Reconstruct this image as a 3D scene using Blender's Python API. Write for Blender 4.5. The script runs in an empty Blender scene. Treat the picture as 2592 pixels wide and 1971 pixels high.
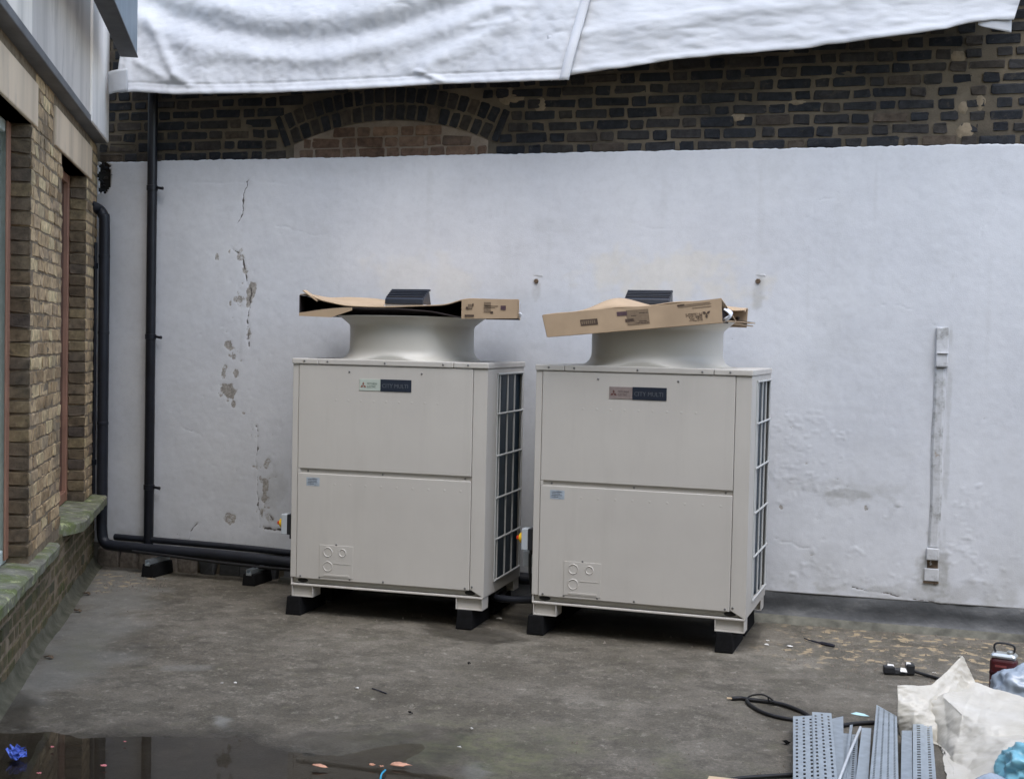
import bpy, bmesh, math, random
import numpy as np
from mathutils import Vector, Matrix, noise as mnoise

scene = bpy.context.scene
COL = scene.collection
R = math.radians
random.seed(7)
rng = np.random.default_rng(7)

# ------------------------------------------------------------------ camera
# world: X along the white rear wall (right), Y into that wall, Z up, floor at 0
FPX, YAW, PITCH, ROLL, CAM_Z = 3295.26, .2812, -.0376, .0208, 1.7851
IMG_W, IMG_H = 2592.0, 1971.0
Y_WALL = 8.6727
cF = Vector((-math.sin(YAW)*math.cos(PITCH), math.cos(YAW)*math.cos(PITCH), math.sin(PITCH)))
cR0 = Vector((math.cos(YAW), math.sin(YAW), 0)); cU0 = cR0.cross(cF)
cR = cR0*math.cos(ROLL) + cU0*math.sin(ROLL); cU = -cR0*math.sin(ROLL) + cU0*math.cos(ROLL)
cam_d = bpy.data.cameras.new('camera'); cam = bpy.data.objects.new('camera', cam_d); COL.objects.link(cam)
cam_d.sensor_fit = 'HORIZONTAL'; cam_d.sensor_width = 36; cam_d.lens = FPX/IMG_W*36
cam_d.clip_start = .05; cam_d.clip_end = 500
m = Matrix.Identity(4)
for i in range(3):
    m[i][0], m[i][1], m[i][2] = cR[i], cU[i], -cF[i]
m[2][3] = CAM_Z
cam.matrix_world = m
scene.camera = cam

# ------------------------------------------------------------------ sky, sun, exposure
SUN_AZ, SUN_EL = R(150), R(64)          # compass azimuth from +Y, elevation
world = bpy.data.worlds.new('World'); scene.world = world; world.use_nodes = True
wn = world.node_tree.nodes; wl_ = world.node_tree.links
sky = wn.new('ShaderNodeTexSky'); sky.sky_type = 'NISHITA'; sky.sun_disc = False
sky.sun_elevation = SUN_EL; sky.sun_rotation = SUN_AZ
sky.air_density = 1.0; sky.dust_density = 1.0; sky.ozone_density = 1.0
hs = wn.new('ShaderNodeHueSaturation'); hs.inputs['Saturation'].default_value = .74
wl_.new(sky.outputs[0], hs.inputs['Color'])
bg = wn['Background']; wl_.new(hs.outputs[0], bg.inputs[0]); bg.inputs[1].default_value = .15
sun_d = bpy.data.lights.new('sun', 'SUN'); sun_d.energy = .55; sun_d.angle = R(40); sun_d.color = (1, .985, .97)
sun = bpy.data.objects.new('sun', sun_d); COL.objects.link(sun)
sv = Vector((math.sin(SUN_AZ)*math.cos(SUN_EL), math.cos(SUN_AZ)*math.cos(SUN_EL), math.sin(SUN_EL)))
sun.rotation_euler = sv.to_track_quat('Z', 'Y').to_euler()
sun.location = sv*30
scene.view_settings.view_transform = 'Standard'; scene.view_settings.look = 'None'
scene.view_settings.exposure = 1.78; scene.view_settings.gamma = 1
scene.render.engine = 'CYCLES'

# ------------------------------------------------------------------ placing helpers (photo point -> point on a real plane)
def ray(x, y):
    return cF + cR*((x-IMG_W/2)/FPX) - cU*((y-IMG_H/2)/FPX)
CAM_P = Vector((0, 0, CAM_Z))
def on_floor(x, y, z=0.0):
    d = ray(x, y); return CAM_P + d*((z-CAM_Z)/d.z)
def on_y(x, y, Y=Y_WALL):
    d = ray(x, y); return CAM_P + d*(Y/d.y)

# ------------------------------------------------------------------ object helpers
def tag(o, label=None, cat=None, group=None, kind=None):
    if label: o['label'] = label
    if cat: o['category'] = cat
    if group: o['group'] = group
    if kind: o['kind'] = kind
    return o
def empty(name, loc=(0, 0, 0), rz=0.0):
    o = bpy.data.objects.new(name, None); COL.objects.link(o)
    o.location = loc; o.rotation_euler = (0, 0, rz); o.empty_display_size = .1
    return o

class MB:
    def __init__(s): s.v = []; s.f = []
    def add(s, vs, fs):
        b = len(s.v); s.v += [tuple(p) for p in vs]; s.f += [tuple(i+b for i in f) for f in fs]; return s
    def box(s, x0, x1, y0, y1, z0, z1):
        return s.add([(x0,y0,z0),(x1,y0,z0),(x1,y1,z0),(x0,y1,z0),(x0,y0,z1),(x1,y0,z1),(x1,y1,z1),(x0,y1,z1)],
                     [(0,3,2,1),(4,5,6,7),(0,1,5,4),(1,2,6,5),(2,3,7,6),(3,0,4,7)])
    def hexa(s, p):      # eight corners, bottom ring then top ring
        return s.add(p, [(0,3,2,1),(4,5,6,7),(0,1,5,4),(1,2,6,5),(2,3,7,6),(3,0,4,7)])
    def tube(s, pts, r, n=10, cap=True):
        pts = [Vector(p) for p in pts]; k = len(pts); rs = r if hasattr(r, '__len__') else [r]*k
        t = (pts[1]-pts[0]).normalized(); up = Vector((0,0,1)) if abs(t.z) < .9 else Vector((1,0,0))
        a = t.cross(up).normalized(); vs = []
        for i in range(k):
            t2 = (pts[min(i+1,k-1)]-pts[max(i-1,0)]).normalized()
            a = (a - t2*a.dot(t2)).normalized(); b = t2.cross(a)
            for j in range(n):
                q = 2*math.pi*j/n; vs.append(pts[i] + (a*math.cos(q)+b*math.sin(q))*rs[i])
        fs = [(i*n+j, i*n+(j+1)%n, (i+1)*n+(j+1)%n, (i+1)*n+j) for i in range(k-1) for j in range(n)]
        if cap: fs += [tuple(range(n))[::-1], tuple(range((k-1)*n, k*n))]
        return s.add(vs, fs)
    def lathe(s, prof, c=(0,0,0), n=48, axis='z'):
        vs = []
        for r_, h in prof:
            for j in range(n):
                q = 2*math.pi*j/n; x, y = r_*math.cos(q), r_*math.sin(q)
                vs.append((c[0]+x, c[1]+y, c[2]+h) if axis == 'z' else ((c[0]+h, c[1]+x, c[2]+y) if axis == 'x' else (c[0]+x, c[1]+h, c[2]+y)))
        k = len(prof)
        return s.add(vs, [(i*n+j, i*n+(j+1)%n, (i+1)*n+(j+1)%n, (i+1)*n+j) for i in range(k-1) for j in range(n)])
    def grid(s, P):      # rows x cols array of points
        P = np.asarray(P); a, b = P.shape[:2]
        return s.add(P.reshape(-1,3), [(i*b+j, i*b+j+1, (i+1)*b+j+1, (i+1)*b+j) for i in range(a-1) for j in range(b-1)])
    def build(s, name, mat, parent=None, smooth=False, bevel=0, solid=0, loc=None, fix=False, bseg=2):
        me = bpy.data.meshes.new(name); me.from_pydata(s.v, [], s.f); me.update()
        if fix:
            bm = bmesh.new(); bm.from_mesh(me); bmesh.ops.recalc_face_normals(bm, faces=bm.faces); bm.to_mesh(me); bm.free()
        o = bpy.data.objects.new(name, me); COL.objects.link(o)
        if mat: me.materials.append(mat)
        if smooth: me.shade_smooth() if smooth is True else me.set_sharp_from_angle(angle=R(smooth))
        if smooth and smooth is not True:
            for p in me.polygons: p.use_smooth = True
        if solid:
            md = o.modifiers.new('thick', 'SOLIDIFY'); md.thickness = solid; md.offset = 0
        if bevel:
            md = o.modifiers.new('bevel', 'BEVEL'); md.width = bevel; md.segments = bseg; md.limit_method = 'ANGLE'; md.angle_limit = R(40)
        if parent: o.parent = parent
        if loc is not None: o.location = loc
        return o
def copy_part(o, parent, loc=None, rot=None):
    c = o.copy(); COL.objects.link(c); c.parent = parent
    if loc is not None: c.location = loc
    if rot is not None: c.rotation_euler = rot
    return c
def smooth_path(pts, k=8):
    pts = [Vector(p) for p in pts]; out = []
    for i in range(len(pts)-1):
        p0, p1, p2, p3 = pts[max(i-1,0)], pts[i], pts[i+1], pts[min(i+2,len(pts)-1)]
        for j in range(k):
            t = j/k
            out.append(.5*((2*p1)+(p2-p0)*t+(2*p0-5*p1+4*p2-p3)*t*t+(3*p1-p0-3*p2+p3)*t**3))
    out.append(pts[-1]); return out

def fbm(x, y, scale=1.0, octv=4, seed=0):
    """value noise on arrays, about -1..1"""
    r_ = np.random.default_rng(seed); T = r_.random((256,256))*2-1; tot = 0; amp = 1; s_ = 0
    for o in range(octv):
        u = x*scale*2**o+17.3*o; v = y*scale*2**o+9.1*o
        i = np.floor(u).astype(int); j = np.floor(v).astype(int); fu = u-i; fv = v-j
        fu = fu*fu*(3-2*fu); fv = fv*fv*(3-2*fv)
        a = T[i%256, j%256]; b = T[(i+1)%256, j%256]; c = T[i%256, (j+1)%256]; d = T[(i+1)%256, (j+1)%256]
        tot = tot + amp*((a*(1-fu)+b*fu)*(1-fv)+(c*(1-fu)+d*fu)*fv); s_ += amp; amp *= .5
    return tot/s_*1.6

# ------------------------------------------------------------------ materials
def nmat(name):
    mt = bpy.data.materials.new(name); mt.use_nodes = True
    return mt, mt.node_tree.nodes, mt.node_tree.links, mt.node_tree.nodes['Principled BSDF']
def tex_noise(n, l, scale, detail=4, rough=.55, coord='Object', vec=None, stretch=None):
    t = n.new('ShaderNodeTexNoise'); t.inputs['Scale'].default_value = scale; t.inputs['Detail'].default_value = detail; t.inputs['Roughness'].default_value = rough
    if vec is None:
        tc = n.new('ShaderNodeTexCoord'); vec = tc.outputs[coord]
    if stretch:
        mp = n.new('ShaderNodeMapping'); mp.inputs['Scale'].default_value = stretch; l.new(vec, mp.inputs['Vector']); vec = mp.outputs[0]
    l.new(vec, t.inputs['Vector']); return t.outputs['Fac']
def ramp(n, l, fac, stops):
    r_ = n.new('ShaderNodeValToRGB'); e = r_.color_ramp.elements
    while len(e) < len(stops): e.new(.5)
    for k, (p, c) in enumerate(stops):
        e[k].position = p; e[k].color = (*c, 1) if len(c) == 3 else c
    l.new(fac, r_.inputs[0]); return r_.outputs[0]
def g(v): return (v, v, v)
def mix(n, l, fac, a, b, mode='MIX'):
    mx = n.new('ShaderNodeMix'); mx.data_type = 'RGBA'; mx.blend_type = mode
    for sk, val in ((0, fac), (6, a), (7, b)):
        if isinstance(val, (int, float)): mx.inputs[sk].default_value = val
        elif isinstance(val, tuple): mx.inputs[sk].default_value = (*val, 1)
        else: l.new(val, mx.inputs[sk])
    return mx.outputs[2]
def bump(n, l, bsdf, h, strength=.3, dist=.01):
    b = n.new('ShaderNodeBump'); b.inputs['Strength'].default_value = strength; b.inputs['Distance'].default_value = dist
    l.new(h, b.inputs['Height']); l.new(b.outputs[0], bsdf.inputs['Normal'])
def attr(n, name):
    a = n.new('ShaderNodeAttribute'); a.attribute_name = name; return a.outputs['Fac']
def simple(name, col, rough=.6, metal=0, var=.12, scale=6, bmp=0, bscale=60, spec=.4, stretch=None, detail=5):
    mt, n, l, b = nmat(name)
    f_ = tex_noise(n, l, scale, detail, .6, stretch=stretch)
    c = ramp(n, l, f_, [(.3, tuple(x*(1-var) for x in col)), (.7, tuple(min(1, x*(1+var)) for x in col))])
    l.new(c, b.inputs['Base Color']); b.inputs['Roughness'].default_value = rough; b.inputs['Metallic'].default_value = metal
    b.inputs['Specular IOR Level'].default_value = spec
    if bmp: bump(n, l, b, tex_noise(n, l, bscale, 4), bmp, .004)
    return mt

MAT = {}
MAT['unit'] = simple('unit_paint', (.52,.505,.468), .42, var=.035, scale=2.2, spec=.4)
def m_unit():
    mt, n, l, b = nmat('unit_paint'); tc = n.new('ShaderNodeTexCoord'); o = tc.outputs['Object']
    f = tex_noise(n, l, 2.2, 4, .6, vec=o); c = ramp(n, l, f, [(.3, (.49,.465,.425)), (.7, (.53,.505,.46))])
    f2 = tex_noise(n, l, 7, 7, .7, vec=o, stretch=(1,1,.10)); c = mix(n, l, ramp(n, l, f2, [(.5, g(0)), (.8, g(.28))]), c, (.36,.34,.30))
    f3 = tex_noise(n, l, 55, 5, .8, vec=o); c = mix(n, l, ramp(n, l, f3, [(.62, g(0)), (.75, g(.25))]), c, (.33,.31,.27))
    l.new(c, b.inputs['Base Color']); l.new(ramp(n, l, f2, [(.3, g(.38)), (.7, g(.55))]), b.inputs['Roughness']); b.inputs['Specular IOR Level'].default_value = .4
    bump(n, l, b, tex_noise(n, l, 1.6, 2, vec=o), .10, .02); return mt
MAT['unit'] = m_unit()
MAT['unit_shade'] = simple('unit_paint_shaded', (.40,.385,.34), .5, var=.08, scale=5)  # unit paint darkened: shade in the base recess painted in
MAT['bell'] = simple('bell_plastic', (.53,.51,.455), .42, var=.04, scale=3, spec=.5)
MAT['coil'] = simple('coil_fins', (.014,.034,.054), .45, var=.5, scale=40, metal=.3, stretch=(1,1,.02))
MAT['wire'] = simple('grille_wire', (.44,.45,.44), .45, var=.05)
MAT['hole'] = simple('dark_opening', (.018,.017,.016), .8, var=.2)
MAT['screw'] = simple('screw_head', (.20,.20,.20), .4, metal=.7, var=.2, scale=80)
MAT['rubber'] = simple('black_rubber', (.008,.008,.0085), .9, var=.3, scale=18, bmp=.25, bscale=90, spec=.15)
MAT['zinc'] = simple('zinc_strut', (.50,.55,.58), .4, metal=.75, var=.15, scale=20)
MAT['blackpipe'] = simple('black_painted_pipe', (.009,.010,.014), .38, var=.35, scale=7, spec=.35)
MAT['lagging'] = simple('black_pipe_lagging', (.012,.014,.020), .5, var=.3, scale=9, bmp=.2, bscale=40)
MAT['navy'] = simple('badge_navy', (.018,.024,.038), .35, var=.15)
MAT['greymark'] = simple('badge_grey_lettering', (.10,.11,.125), .4, var=.1)
MAT['badge_pale'] = simple('badge_pale_green', (.44,.49,.43), .4, var=.06)
MAT['badge_pink'] = simple('badge_faded_pink', (.25,.205,.19), .4, var=.18, scale=25)
MAT['logo_red'] = simple('logo_red', (.25,.10,.075), .4, var=.1)
MAT['logo_dull'] = simple('logo_dull_red', (.115,.05,.045), .4, var=.1)
MAT['badge_text'] = simple('badge_dark_lettering', (.13,.17,.14), .5, var=.1)
MAT['badge_text_b'] = simple('badge_brown_lettering', (.12,.09,.085), .5, var=.1)
MAT['sticker'] = simple('blue_grey_sticker', (.34,.39,.44), .4, var=.25, scale=40)
MAT['grey_plastic'] = simple('grey_plastic', (.42,.45,.47), .45, var=.05)
MAT['black_plastic'] = simple('black_plastic', (.02,.021,.024), .45, var=.1)
MAT['yellow'] = simple('yellow_plastic', (.80,.50,.02), .4, var=.05)
MAT['red'] = simple('red_plastic', (.62,.05,.02), .4, var=.05)
MAT['block_black'] = simple('weight_black', (.013,.016,.024), .35, var=.15, scale=12, spec=.6)
MAT['ink'] = simple('carton_ink', (.075,.050,.036), .8, var=.25, scale=60)
MAT['ink_light'] = simple('carton_faded_ink', (.20,.145,.095), .8, var=.15, scale=60)
MAT['ink_purple'] = simple('carton_purple_print', (.085,.05,.06), .8, var=.2, scale=60)
MAT['tape'] = simple('clear_tape', (.72,.74,.78), .25, var=.1, spec=.6)
MAT['galv'] = simple('galvanised_steel', (.40,.45,.485), .42, metal=.55, var=.13, scale=16, detail=8)
MAT['galv2'] = simple('dull_galvanised_steel', (.33,.37,.40), .5, metal=.5, var=.15, scale=22, detail=8)
MAT['galv3'] = simple('bright_cut_edge', (.72,.75,.77), .35, metal=.5, var=.1)
MAT['cable'] = simple('black_cable', (.010,.010,.011), .55, var=.2, scale=30)
MAT['bluebag'] = simple('blue_plastic', (.20,.46,.57), .3, var=.25, scale=9, spec=.5, bmp=.9, bscale=20)
MAT['greybag'] = simple('grey_film', (.33,.39,.46), .22, var=.2, scale=7, spec=.6, bmp=.8, bscale=18)
MAT['tin_red'] = simple('tin_dark_red', (.060,.006,.008), .35, var=.15, scale=14, spec=.5)
MAT['tin_label'] = simple('tin_label_band', (.030,.004,.006), .4, var=.15)
MAT['tin_mark'] = simple('tin_pale_print', (.22,.055,.05), .4, var=.2, scale=50)
MAT['tin_metal'] = simple('tin_metal', (.62,.64,.62), .28, metal=.85, var=.1, scale=20)
MAT['wood'] = simple('pale_wood', (.55,.42,.27), .7, var=.12, scale=14, stretch=(1,8,8))
MAT['bluefilm'] = simple('crumpled_blue_film', (.10,.17,.62), .4, var=.35, scale=60)
MAT['cyan'] = simple('cyan_strip', (.45,.66,.68), .45, var=.1)
MAT['cyan2'] = simple('blue_cord', (.03,.34,.55), .45, var=.1)
MAT['pink'] = simple('pink_petal', (.62,.21,.22), .6, var=.25, scale=60)
MAT['peach'] = simple('peach_leaf', (.58,.31,.21), .7, var=.3, scale=60)
MAT['whitebit'] = simple('white_fleck', (.70,.69,.66), .7, var=.15, scale=60)
MAT['stone'] = simple('pebble', (.19,.165,.14), .85, var=.4, scale=30)
MAT['twig'] = simple('dark_twig', (.014,.014,.024), .7, var=.3, scale=30)
MAT['rust'] = simple('rusty_iron', (.10,.07,.045), .85, var=.5, scale=40, bmp=.4, bscale=90)
MAT['frame_white'] = simple('window_paint_pale', (.52,.58,.54), .5, var=.08, scale=12)
MAT['frame_brown'] = simple('window_paint_terracotta', (.31,.16,.105), .6, var=.2, scale=20, stretch=(1,1,.2))
MAT['beam'] = simple('blue_grey_steel', (.15,.20,.24), .5, var=.15, scale=6, stretch=(1,1,.4))
MAT['beam_shade'] = simple('shaded_steel', (.06,.062,.066), .55, var=.3, scale=10)  # beam steel darkened: the underside's shade put into the colour

def m_glass():
    mt, n, l, b = nmat('window_glass'); b.inputs['Base Color'].default_value = (.02,.024,.026,1); b.inputs['Roughness'].default_value = .06
    return mt
MAT['glass'] = m_glass()

def m_water():
    mt, n, l, b = nmat('puddle_water'); n.remove(b)
    tr = n.new('ShaderNodeBsdfTransparent'); tr.inputs[0].default_value = (.80,.77,.72,1)
    gl = n.new('ShaderNodeBsdfGlossy'); gl.inputs['Roughness'].default_value = .02
    fr = n.new('ShaderNodeFresnel'); fr.inputs[0].default_value = 1.33
    nb = n.new('ShaderNodeBump'); nb.inputs['Strength'].default_value = .04; nb.inputs['Distance'].default_value = .002
    l.new(tex_noise(n, l, 9, 2), nb.inputs['Height']); l.new(nb.outputs[0], gl.inputs['Normal']); l.new(nb.outputs[0], fr.inputs['Normal'])
    mx = n.new('ShaderNodeMixShader'); l.new(fr.outputs[0], mx.inputs[0]); l.new(tr.outputs[0], mx.inputs[1]); l.new(gl.outputs[0], mx.inputs[2])
    l.new(mx.outputs[0], n['Material Output'].inputs[0]); return mt
MAT['water'] = m_water()

def m_brick(name, stops, moss=0.0, sc=22, smear=None, soot=.45):
    mt, n, l, b = nmat(name)
    oi = n.new('ShaderNodeObjectInfo'); ge = n.new('ShaderNodeNewGeometry')
    ad = n.new('ShaderNodeMath'); ad.operation = 'ADD'; l.new(oi.outputs['Random'], ad.inputs[0]); l.new(ge.outputs['Random Per Island'], ad.inputs[1])
    fr = n.new('ShaderNodeMath'); fr.operation = 'FRACT'; l.new(ad.outputs[0], fr.inputs[0])
    c = ramp(n, l, fr.outputs[0], stops)
    pos = ge.outputs['Position']
    f1 = tex_noise(n, l, sc, 6, .65, vec=pos)
    c = mix(n, l, 1.0, c, ramp(n, l, f1, [(.25, g(.45)), (.5, g(1.0)), (.75, g(1.5))]), 'MULTIPLY')
    f2 = tex_noise(n, l, 3.1, 4, .6, vec=pos)
    c = mix(n, l, ramp(n, l, f2, [(.5 if soot > .5 else .56, g(0)), (.7, g(soot))]), c, (.030,.030,.028))
    if smear:
        f12 = tex_noise(n, l, 17, 7, .75, vec=pos)
        c = mix(n, l, ramp(n, l, f12, [(.56, g(0)), (.68, g(.6))]), c, smear)
    if moss:
        f3 = tex_noise(n, l, 5, 5, .7, vec=pos)
        c = mix(n, l, ramp(n, l, f3, [(.5-.15*moss, g(0)), (.68, g(.85))]), c, (.045,.062,.018))
    l.new(c, b.inputs['Base Color']); b.inputs['Roughness'].default_value = .86; b.inputs['Specular IOR Level'].default_value = .25
    bump(n, l, b, tex_noise(n, l, 70, 5, .7, vec=pos), .55, .006)
    return mt
MAT['soot'] = m_brick('sooty_brick', [(0,(.016,.018,.022)), (.45,(.024,.026,.030)), (.72,(.034,.032,.031)), (.9,(.044,.038,.033)), (.98,(.080,.062,.046))], smear=(.085,.073,.056))
MAT['redbrick'] = m_brick('red_infill_brick', [(0,(.095,.06,.042)), (.4,(.13,.085,.06)), (.7,(.175,.115,.078)), (1,(.07,.055,.045))])
MAT['stock'] = m_brick('yellow_stock_brick', [(0,(.26,.18,.10)), (.2,(.42,.30,.17)), (.42,(.52,.385,.225)), (.6,(.36,.265,.17)), (.78,(.46,.33,.19)), (.92,(.62,.49,.28)), (1,(.19,.14,.105))], smear=(.20,.155,.11), soot=.62)
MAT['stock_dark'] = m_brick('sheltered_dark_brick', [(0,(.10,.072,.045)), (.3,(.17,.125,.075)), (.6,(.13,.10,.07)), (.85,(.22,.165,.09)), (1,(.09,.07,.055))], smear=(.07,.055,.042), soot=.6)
MAT['stock_moss'] = m_brick('mossy_stock_brick', [(0,(.13,.095,.06)), (.4,(.20,.145,.085)), (.8,(.15,.115,.075)), (1,(.11,.09,.07))], moss=1)

def m_mortar(name, a, b_, sc=6):
    mt, n, l, b = nmat(name); ge = n.new('ShaderNodeNewGeometry')
    f = tex_noise(n, l, sc, 6, .7, vec=ge.outputs['Position'])
    l.new(ramp(n, l, f, [(.3, a), (.68, b_)]), b.inputs['Base Color']); b.inputs['Roughness'].default_value = .95; b.inputs['Specular IOR Level'].default_value = .15
    bump(n, l, b, tex_noise(n, l, 60, 5, .7, vec=ge.outputs['Position']), .6, .006)
    return mt
MAT['mortar_dark'] = m_mortar('weathered_mortar', (.046,.041,.034), (.175,.145,.104), 2.2)
MAT['mortar_pale'] = m_mortar('pale_mortar_patch', (.16,.13,.09), (.30,.24,.165), 9)
MAT['mortar_stock'] = m_mortar('stock_brick_mortar', (.13,.10,.07), (.30,.24,.165), 14)

def m_render():
    """white painted render: flaked plaster, cracks and grime with their own shapes (stored on the mesh)"""
    mt, n, l, b = nmat('white_painted_render'); tc = n.new('ShaderNodeTexCoord'); o = tc.outputs['Object']
    f1 = tex_noise(n, l, 1.1, 5, .6, vec=o)
    c = ramp(n, l, f1, [(.3, (.555,.57,.60)), (.62, (.63,.645,.67))])
    f2 = tex_noise(n, l, 2.2, 6, .7, vec=o, stretch=(1,1,.35))
    c = mix(n, l, ramp(n, l, f2, [(.52, g(0)), (.8, g(.30))]), c, (.50,.51,.50))
    c = mix(n, l, attr(n, 'warm'), c, (.66,.63,.555))
    def ragged(a_, nz, gain, bias):
        m1 = n.new('ShaderNodeMath'); m1.operation = 'MULTIPLY_ADD'; l.new(nz, m1.inputs[0]); m1.inputs[1].default_value = 1.5; l.new(a_, m1.inputs[2])
        m2 = n.new('ShaderNodeMath'); m2.operation = 'MULTIPLY_ADD'; m2.use_clamp = True; l.new(m1.outputs[0], m2.inputs[0]); m2.inputs[1].default_value = gain; m2.inputs[2].default_value = -bias*gain
        return m2.outputs[0]
    f7 = tex_noise(n, l, 38, 6, .75, vec=o)
    f8 = tex_noise(n, l, 9, 6, .7, vec=o)
    gm = n.new('ShaderNodeMath'); gm.operation = 'MULTIPLY'; l.new(attr(n, 'grime'), gm.inputs[0]); l.new(ramp(n, l, f8, [(.3, g(.35)), (.6, g(1.0))]), gm.inputs[1])
    c = mix(n, l, gm.outputs[0], c, (.27,.265,.235))
    f3 = tex_noise(n, l, 60, 4, .7, vec=o)
    fl = ragged(attr(n, 'flake'), f7, 6, 1.40)
    c = mix(n, l, fl, c, ramp(n, l, f3, [(.3, (.19,.175,.16)), (.55, (.36,.34,.31)), (.75, (.50,.485,.46))]))
    c = mix(n, l, ragged(attr(n, 'crack'), f7, 5, 1.12), c, (.10,.09,.085))
    f9 = tex_noise(n, l, 17, 8, .8, vec=o)
    c = mix(n, l, 1.0, c, ramp(n, l, f9, [(.25, g(.90)), (.5, g(1.0)), (.8, g(1.06))]), 'MULTIPLY')
    l.new(c, b.inputs['Base Color']); b.inputs['Roughness'].default_value = .62; b.inputs['Specular IOR Level'].default_value = .3
    h = n.new('ShaderNodeMath'); h.operation = 'ADD'
    l.new(tex_noise(n, l, 34, 8, .8, vec=o), h.inputs[0]); l.new(tex_noise(n, l, 190, 3, .6, vec=o), h.inputs[1])
    bump(n, l, b, h.outputs[0], .2, .004)
    return mt
MAT['render'] = m_render()

def m_painted_trim():
    mt, n, l, b = nmat('white_painted_metal_trim')
    f = tex_noise(n, l, 9, 6, .7)
    c = ramp(n, l, f, [(.36, (.27,.27,.26)), (.5, (.50,.51,.52)), (.75, (.60,.61,.63))])
    f2 = tex_noise(n, l, 14, 5, .7)
    c = mix(n, l, ramp(n, l, f2, [(.66, g(0)), (.74, g(.8))]), c, (.30,.19,.09))
    l.new(c, b.inputs['Base Color']); b.inputs['Roughness'].default_value = .6
    bump(n, l, b, tex_noise(n, l, 50, 5), .5, .004); return mt
MAT['trim'] = m_painted_trim()

def m_bitumen():
    mt, n, l, b = nmat('bitumen_upstand')
    f = tex_noise(n, l, 5, 6, .65, stretch=(1,1,2.5))
    c = ramp(n, l, f, [(.3, (.028,.030,.033)), (.55, (.058,.061,.064)), (.75, (.125,.125,.122))])
    l.new(c, b.inputs['Base Color']); b.inputs['Roughness'].default_value = .55; bump(n, l, b, tex_noise(n, l, 40, 5), .4, .006); return mt
MAT['bitumen'] = m_bitumen()
MAT['cement'] = simple('cement_fillet', (.105,.102,.082), .85, var=.5, scale=9, bmp=.8, bscale=40, detail=7)

def m_ground():
    mt, n, l, b = nmat('worn_asphalt_floor'); tc = n.new('ShaderNodeTexCoord'); o = tc.outputs['Object']
    f1 = tex_noise(n, l, .9, 6, .62, vec=o)
    c = ramp(n, l, f1, [(.28, (.078,.068,.052)), (.42, (.118,.104,.081)), (.55, (.140,.125,.100)), (.72, (.205,.186,.152))])
    f2 = tex_noise(n, l, 7, 7, .7, vec=o)
    c = mix(n, l, 1.0, c, ramp(n, l, f2, [(.25, g(.5)), (.45, g(.95)), (.6, g(1.05)), (.8, g(1.55))]), 'MULTIPLY')
    f5 = tex_noise(n, l, 75, 5, .85, vec=o)
    c = mix(n, l, 1.0, c, ramp(n, l, f5, [(.3, g(.40)), (.45, g(.9)), (.55, g(1.05)), (.72, g(1.75))]), 'MULTIPLY')
    f6 = tex_noise(n, l, 2.9, 8, .78, vec=o)
    damp = ramp(n, l, f6, [(.47, g(0)), (.53, g(1))])
    c = mix(n, l, damp, c, mix(n, l, 1.0, c, (.74,.74,.72), 'MULTIPLY'))
    f10 = tex_noise(n, l, 14, 8, .85, vec=o)
    c = mix(n, l, ramp(n, l, f10, [(.57, g(0)), (.62, g(.75))]), c, (.265,.248,.205))
    f11 = tex_noise(n, l, 5.2, 7, .75, vec=o)
    c = mix(n, l, ramp(n, l, f11, [(.56, g(0)), (.70, g(.5))]), c, (.125,.118,.075))
    c = mix(n, l, attr(n, 'pale'), c, mix(n, l, f2, (.13,.13,.115), (.27,.265,.24)))
    gg = n.new('ShaderNodeMath'); gg.operation = 'MULTIPLY'; l.new(attr(n, 'green'), gg.inputs[0]); l.new(ramp(n, l, f10, [(.42, g(.15)), (.54, g(1))]), gg.inputs[1])
    c = mix(n, l, gg.outputs[0], c, mix(n, l, ramp(n, l, f11, [(.35, g(0)), (.6, g(1))]), (.055,.058,.036), (.130,.128,.074)))
    f3 = tex_noise(n, l, 11, 5, .6, vec=o)
    spk = n.new('ShaderNodeMath'); spk.operation = 'MULTIPLY'; l.new(ramp(n, l, f3, [(.55, g(0)), (.60, g(1))]), spk.inputs[0]); l.new(attr(n, 'fleck'), spk.inputs[1])
    c = mix(n, l, spk.outputs[0], c, (.34,.265,.165))
    c = mix(n, l, attr(n, 'silt'), c, (.095,.084,.068))
    wet_dark = attr(n, 'wet_dark')
    c = mix(n, l, wet_dark, c, mix(n, l, 1.0, c, g(.48), 'MULTIPLY'))
    l.new(c, b.inputs['Base Color'])
    rr = n.new('ShaderNodeMapRange'); rr.inputs['To Min'].default_value = .72; rr.inputs['To Max'].default_value = .3; l.new(wet_dark, rr.inputs['Value']); l.new(rr.outputs[0], b.inputs['Roughness'])
    b.inputs['Specular IOR Level'].default_value = .35
    h = n.new('ShaderNodeMath'); h.operation = 'ADD'; l.new(f2, h.inputs[0]); l.new(tex_noise(n, l, 110, 4, .7, vec=o), h.inputs[1])
    bump(n, l, b, h.outputs[0], .5, .007); return mt
MAT['ground'] = m_ground()

def m_card(name, col, k=1):
    mt, n, l, b = nmat(name)
    f = tex_noise(n, l, 5, 5, .6); c = ramp(n, l, f, [(.3, tuple(x*.88 for x in col)), (.7, tuple(x*1.07 for x in col))])
    f2 = tex_noise(n, l, 2.0, 3, .6); c = mix(n, l, ramp(n, l, f2, [(.58, g(0)), (.72, g(.35))]), c, tuple(x*.68 for x in col))
    l.new(c, b.inputs['Base Color']); b.inputs['Roughness'].default_value = .8; b.inputs['Specular IOR Level'].default_value = .2
    bump(n, l, b, tex_noise(n, l, 4, 3, stretch=(60,1,1)), .12, .003); return mt
MAT['card'] = m_card('brown_cardboard', (.44,.325,.215))
MAT['card_shade'] = m_card('cardboard_inner_shade', (.035,.027,.027))  # cardboard darkened: the shade inside the cartons painted as colour

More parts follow.
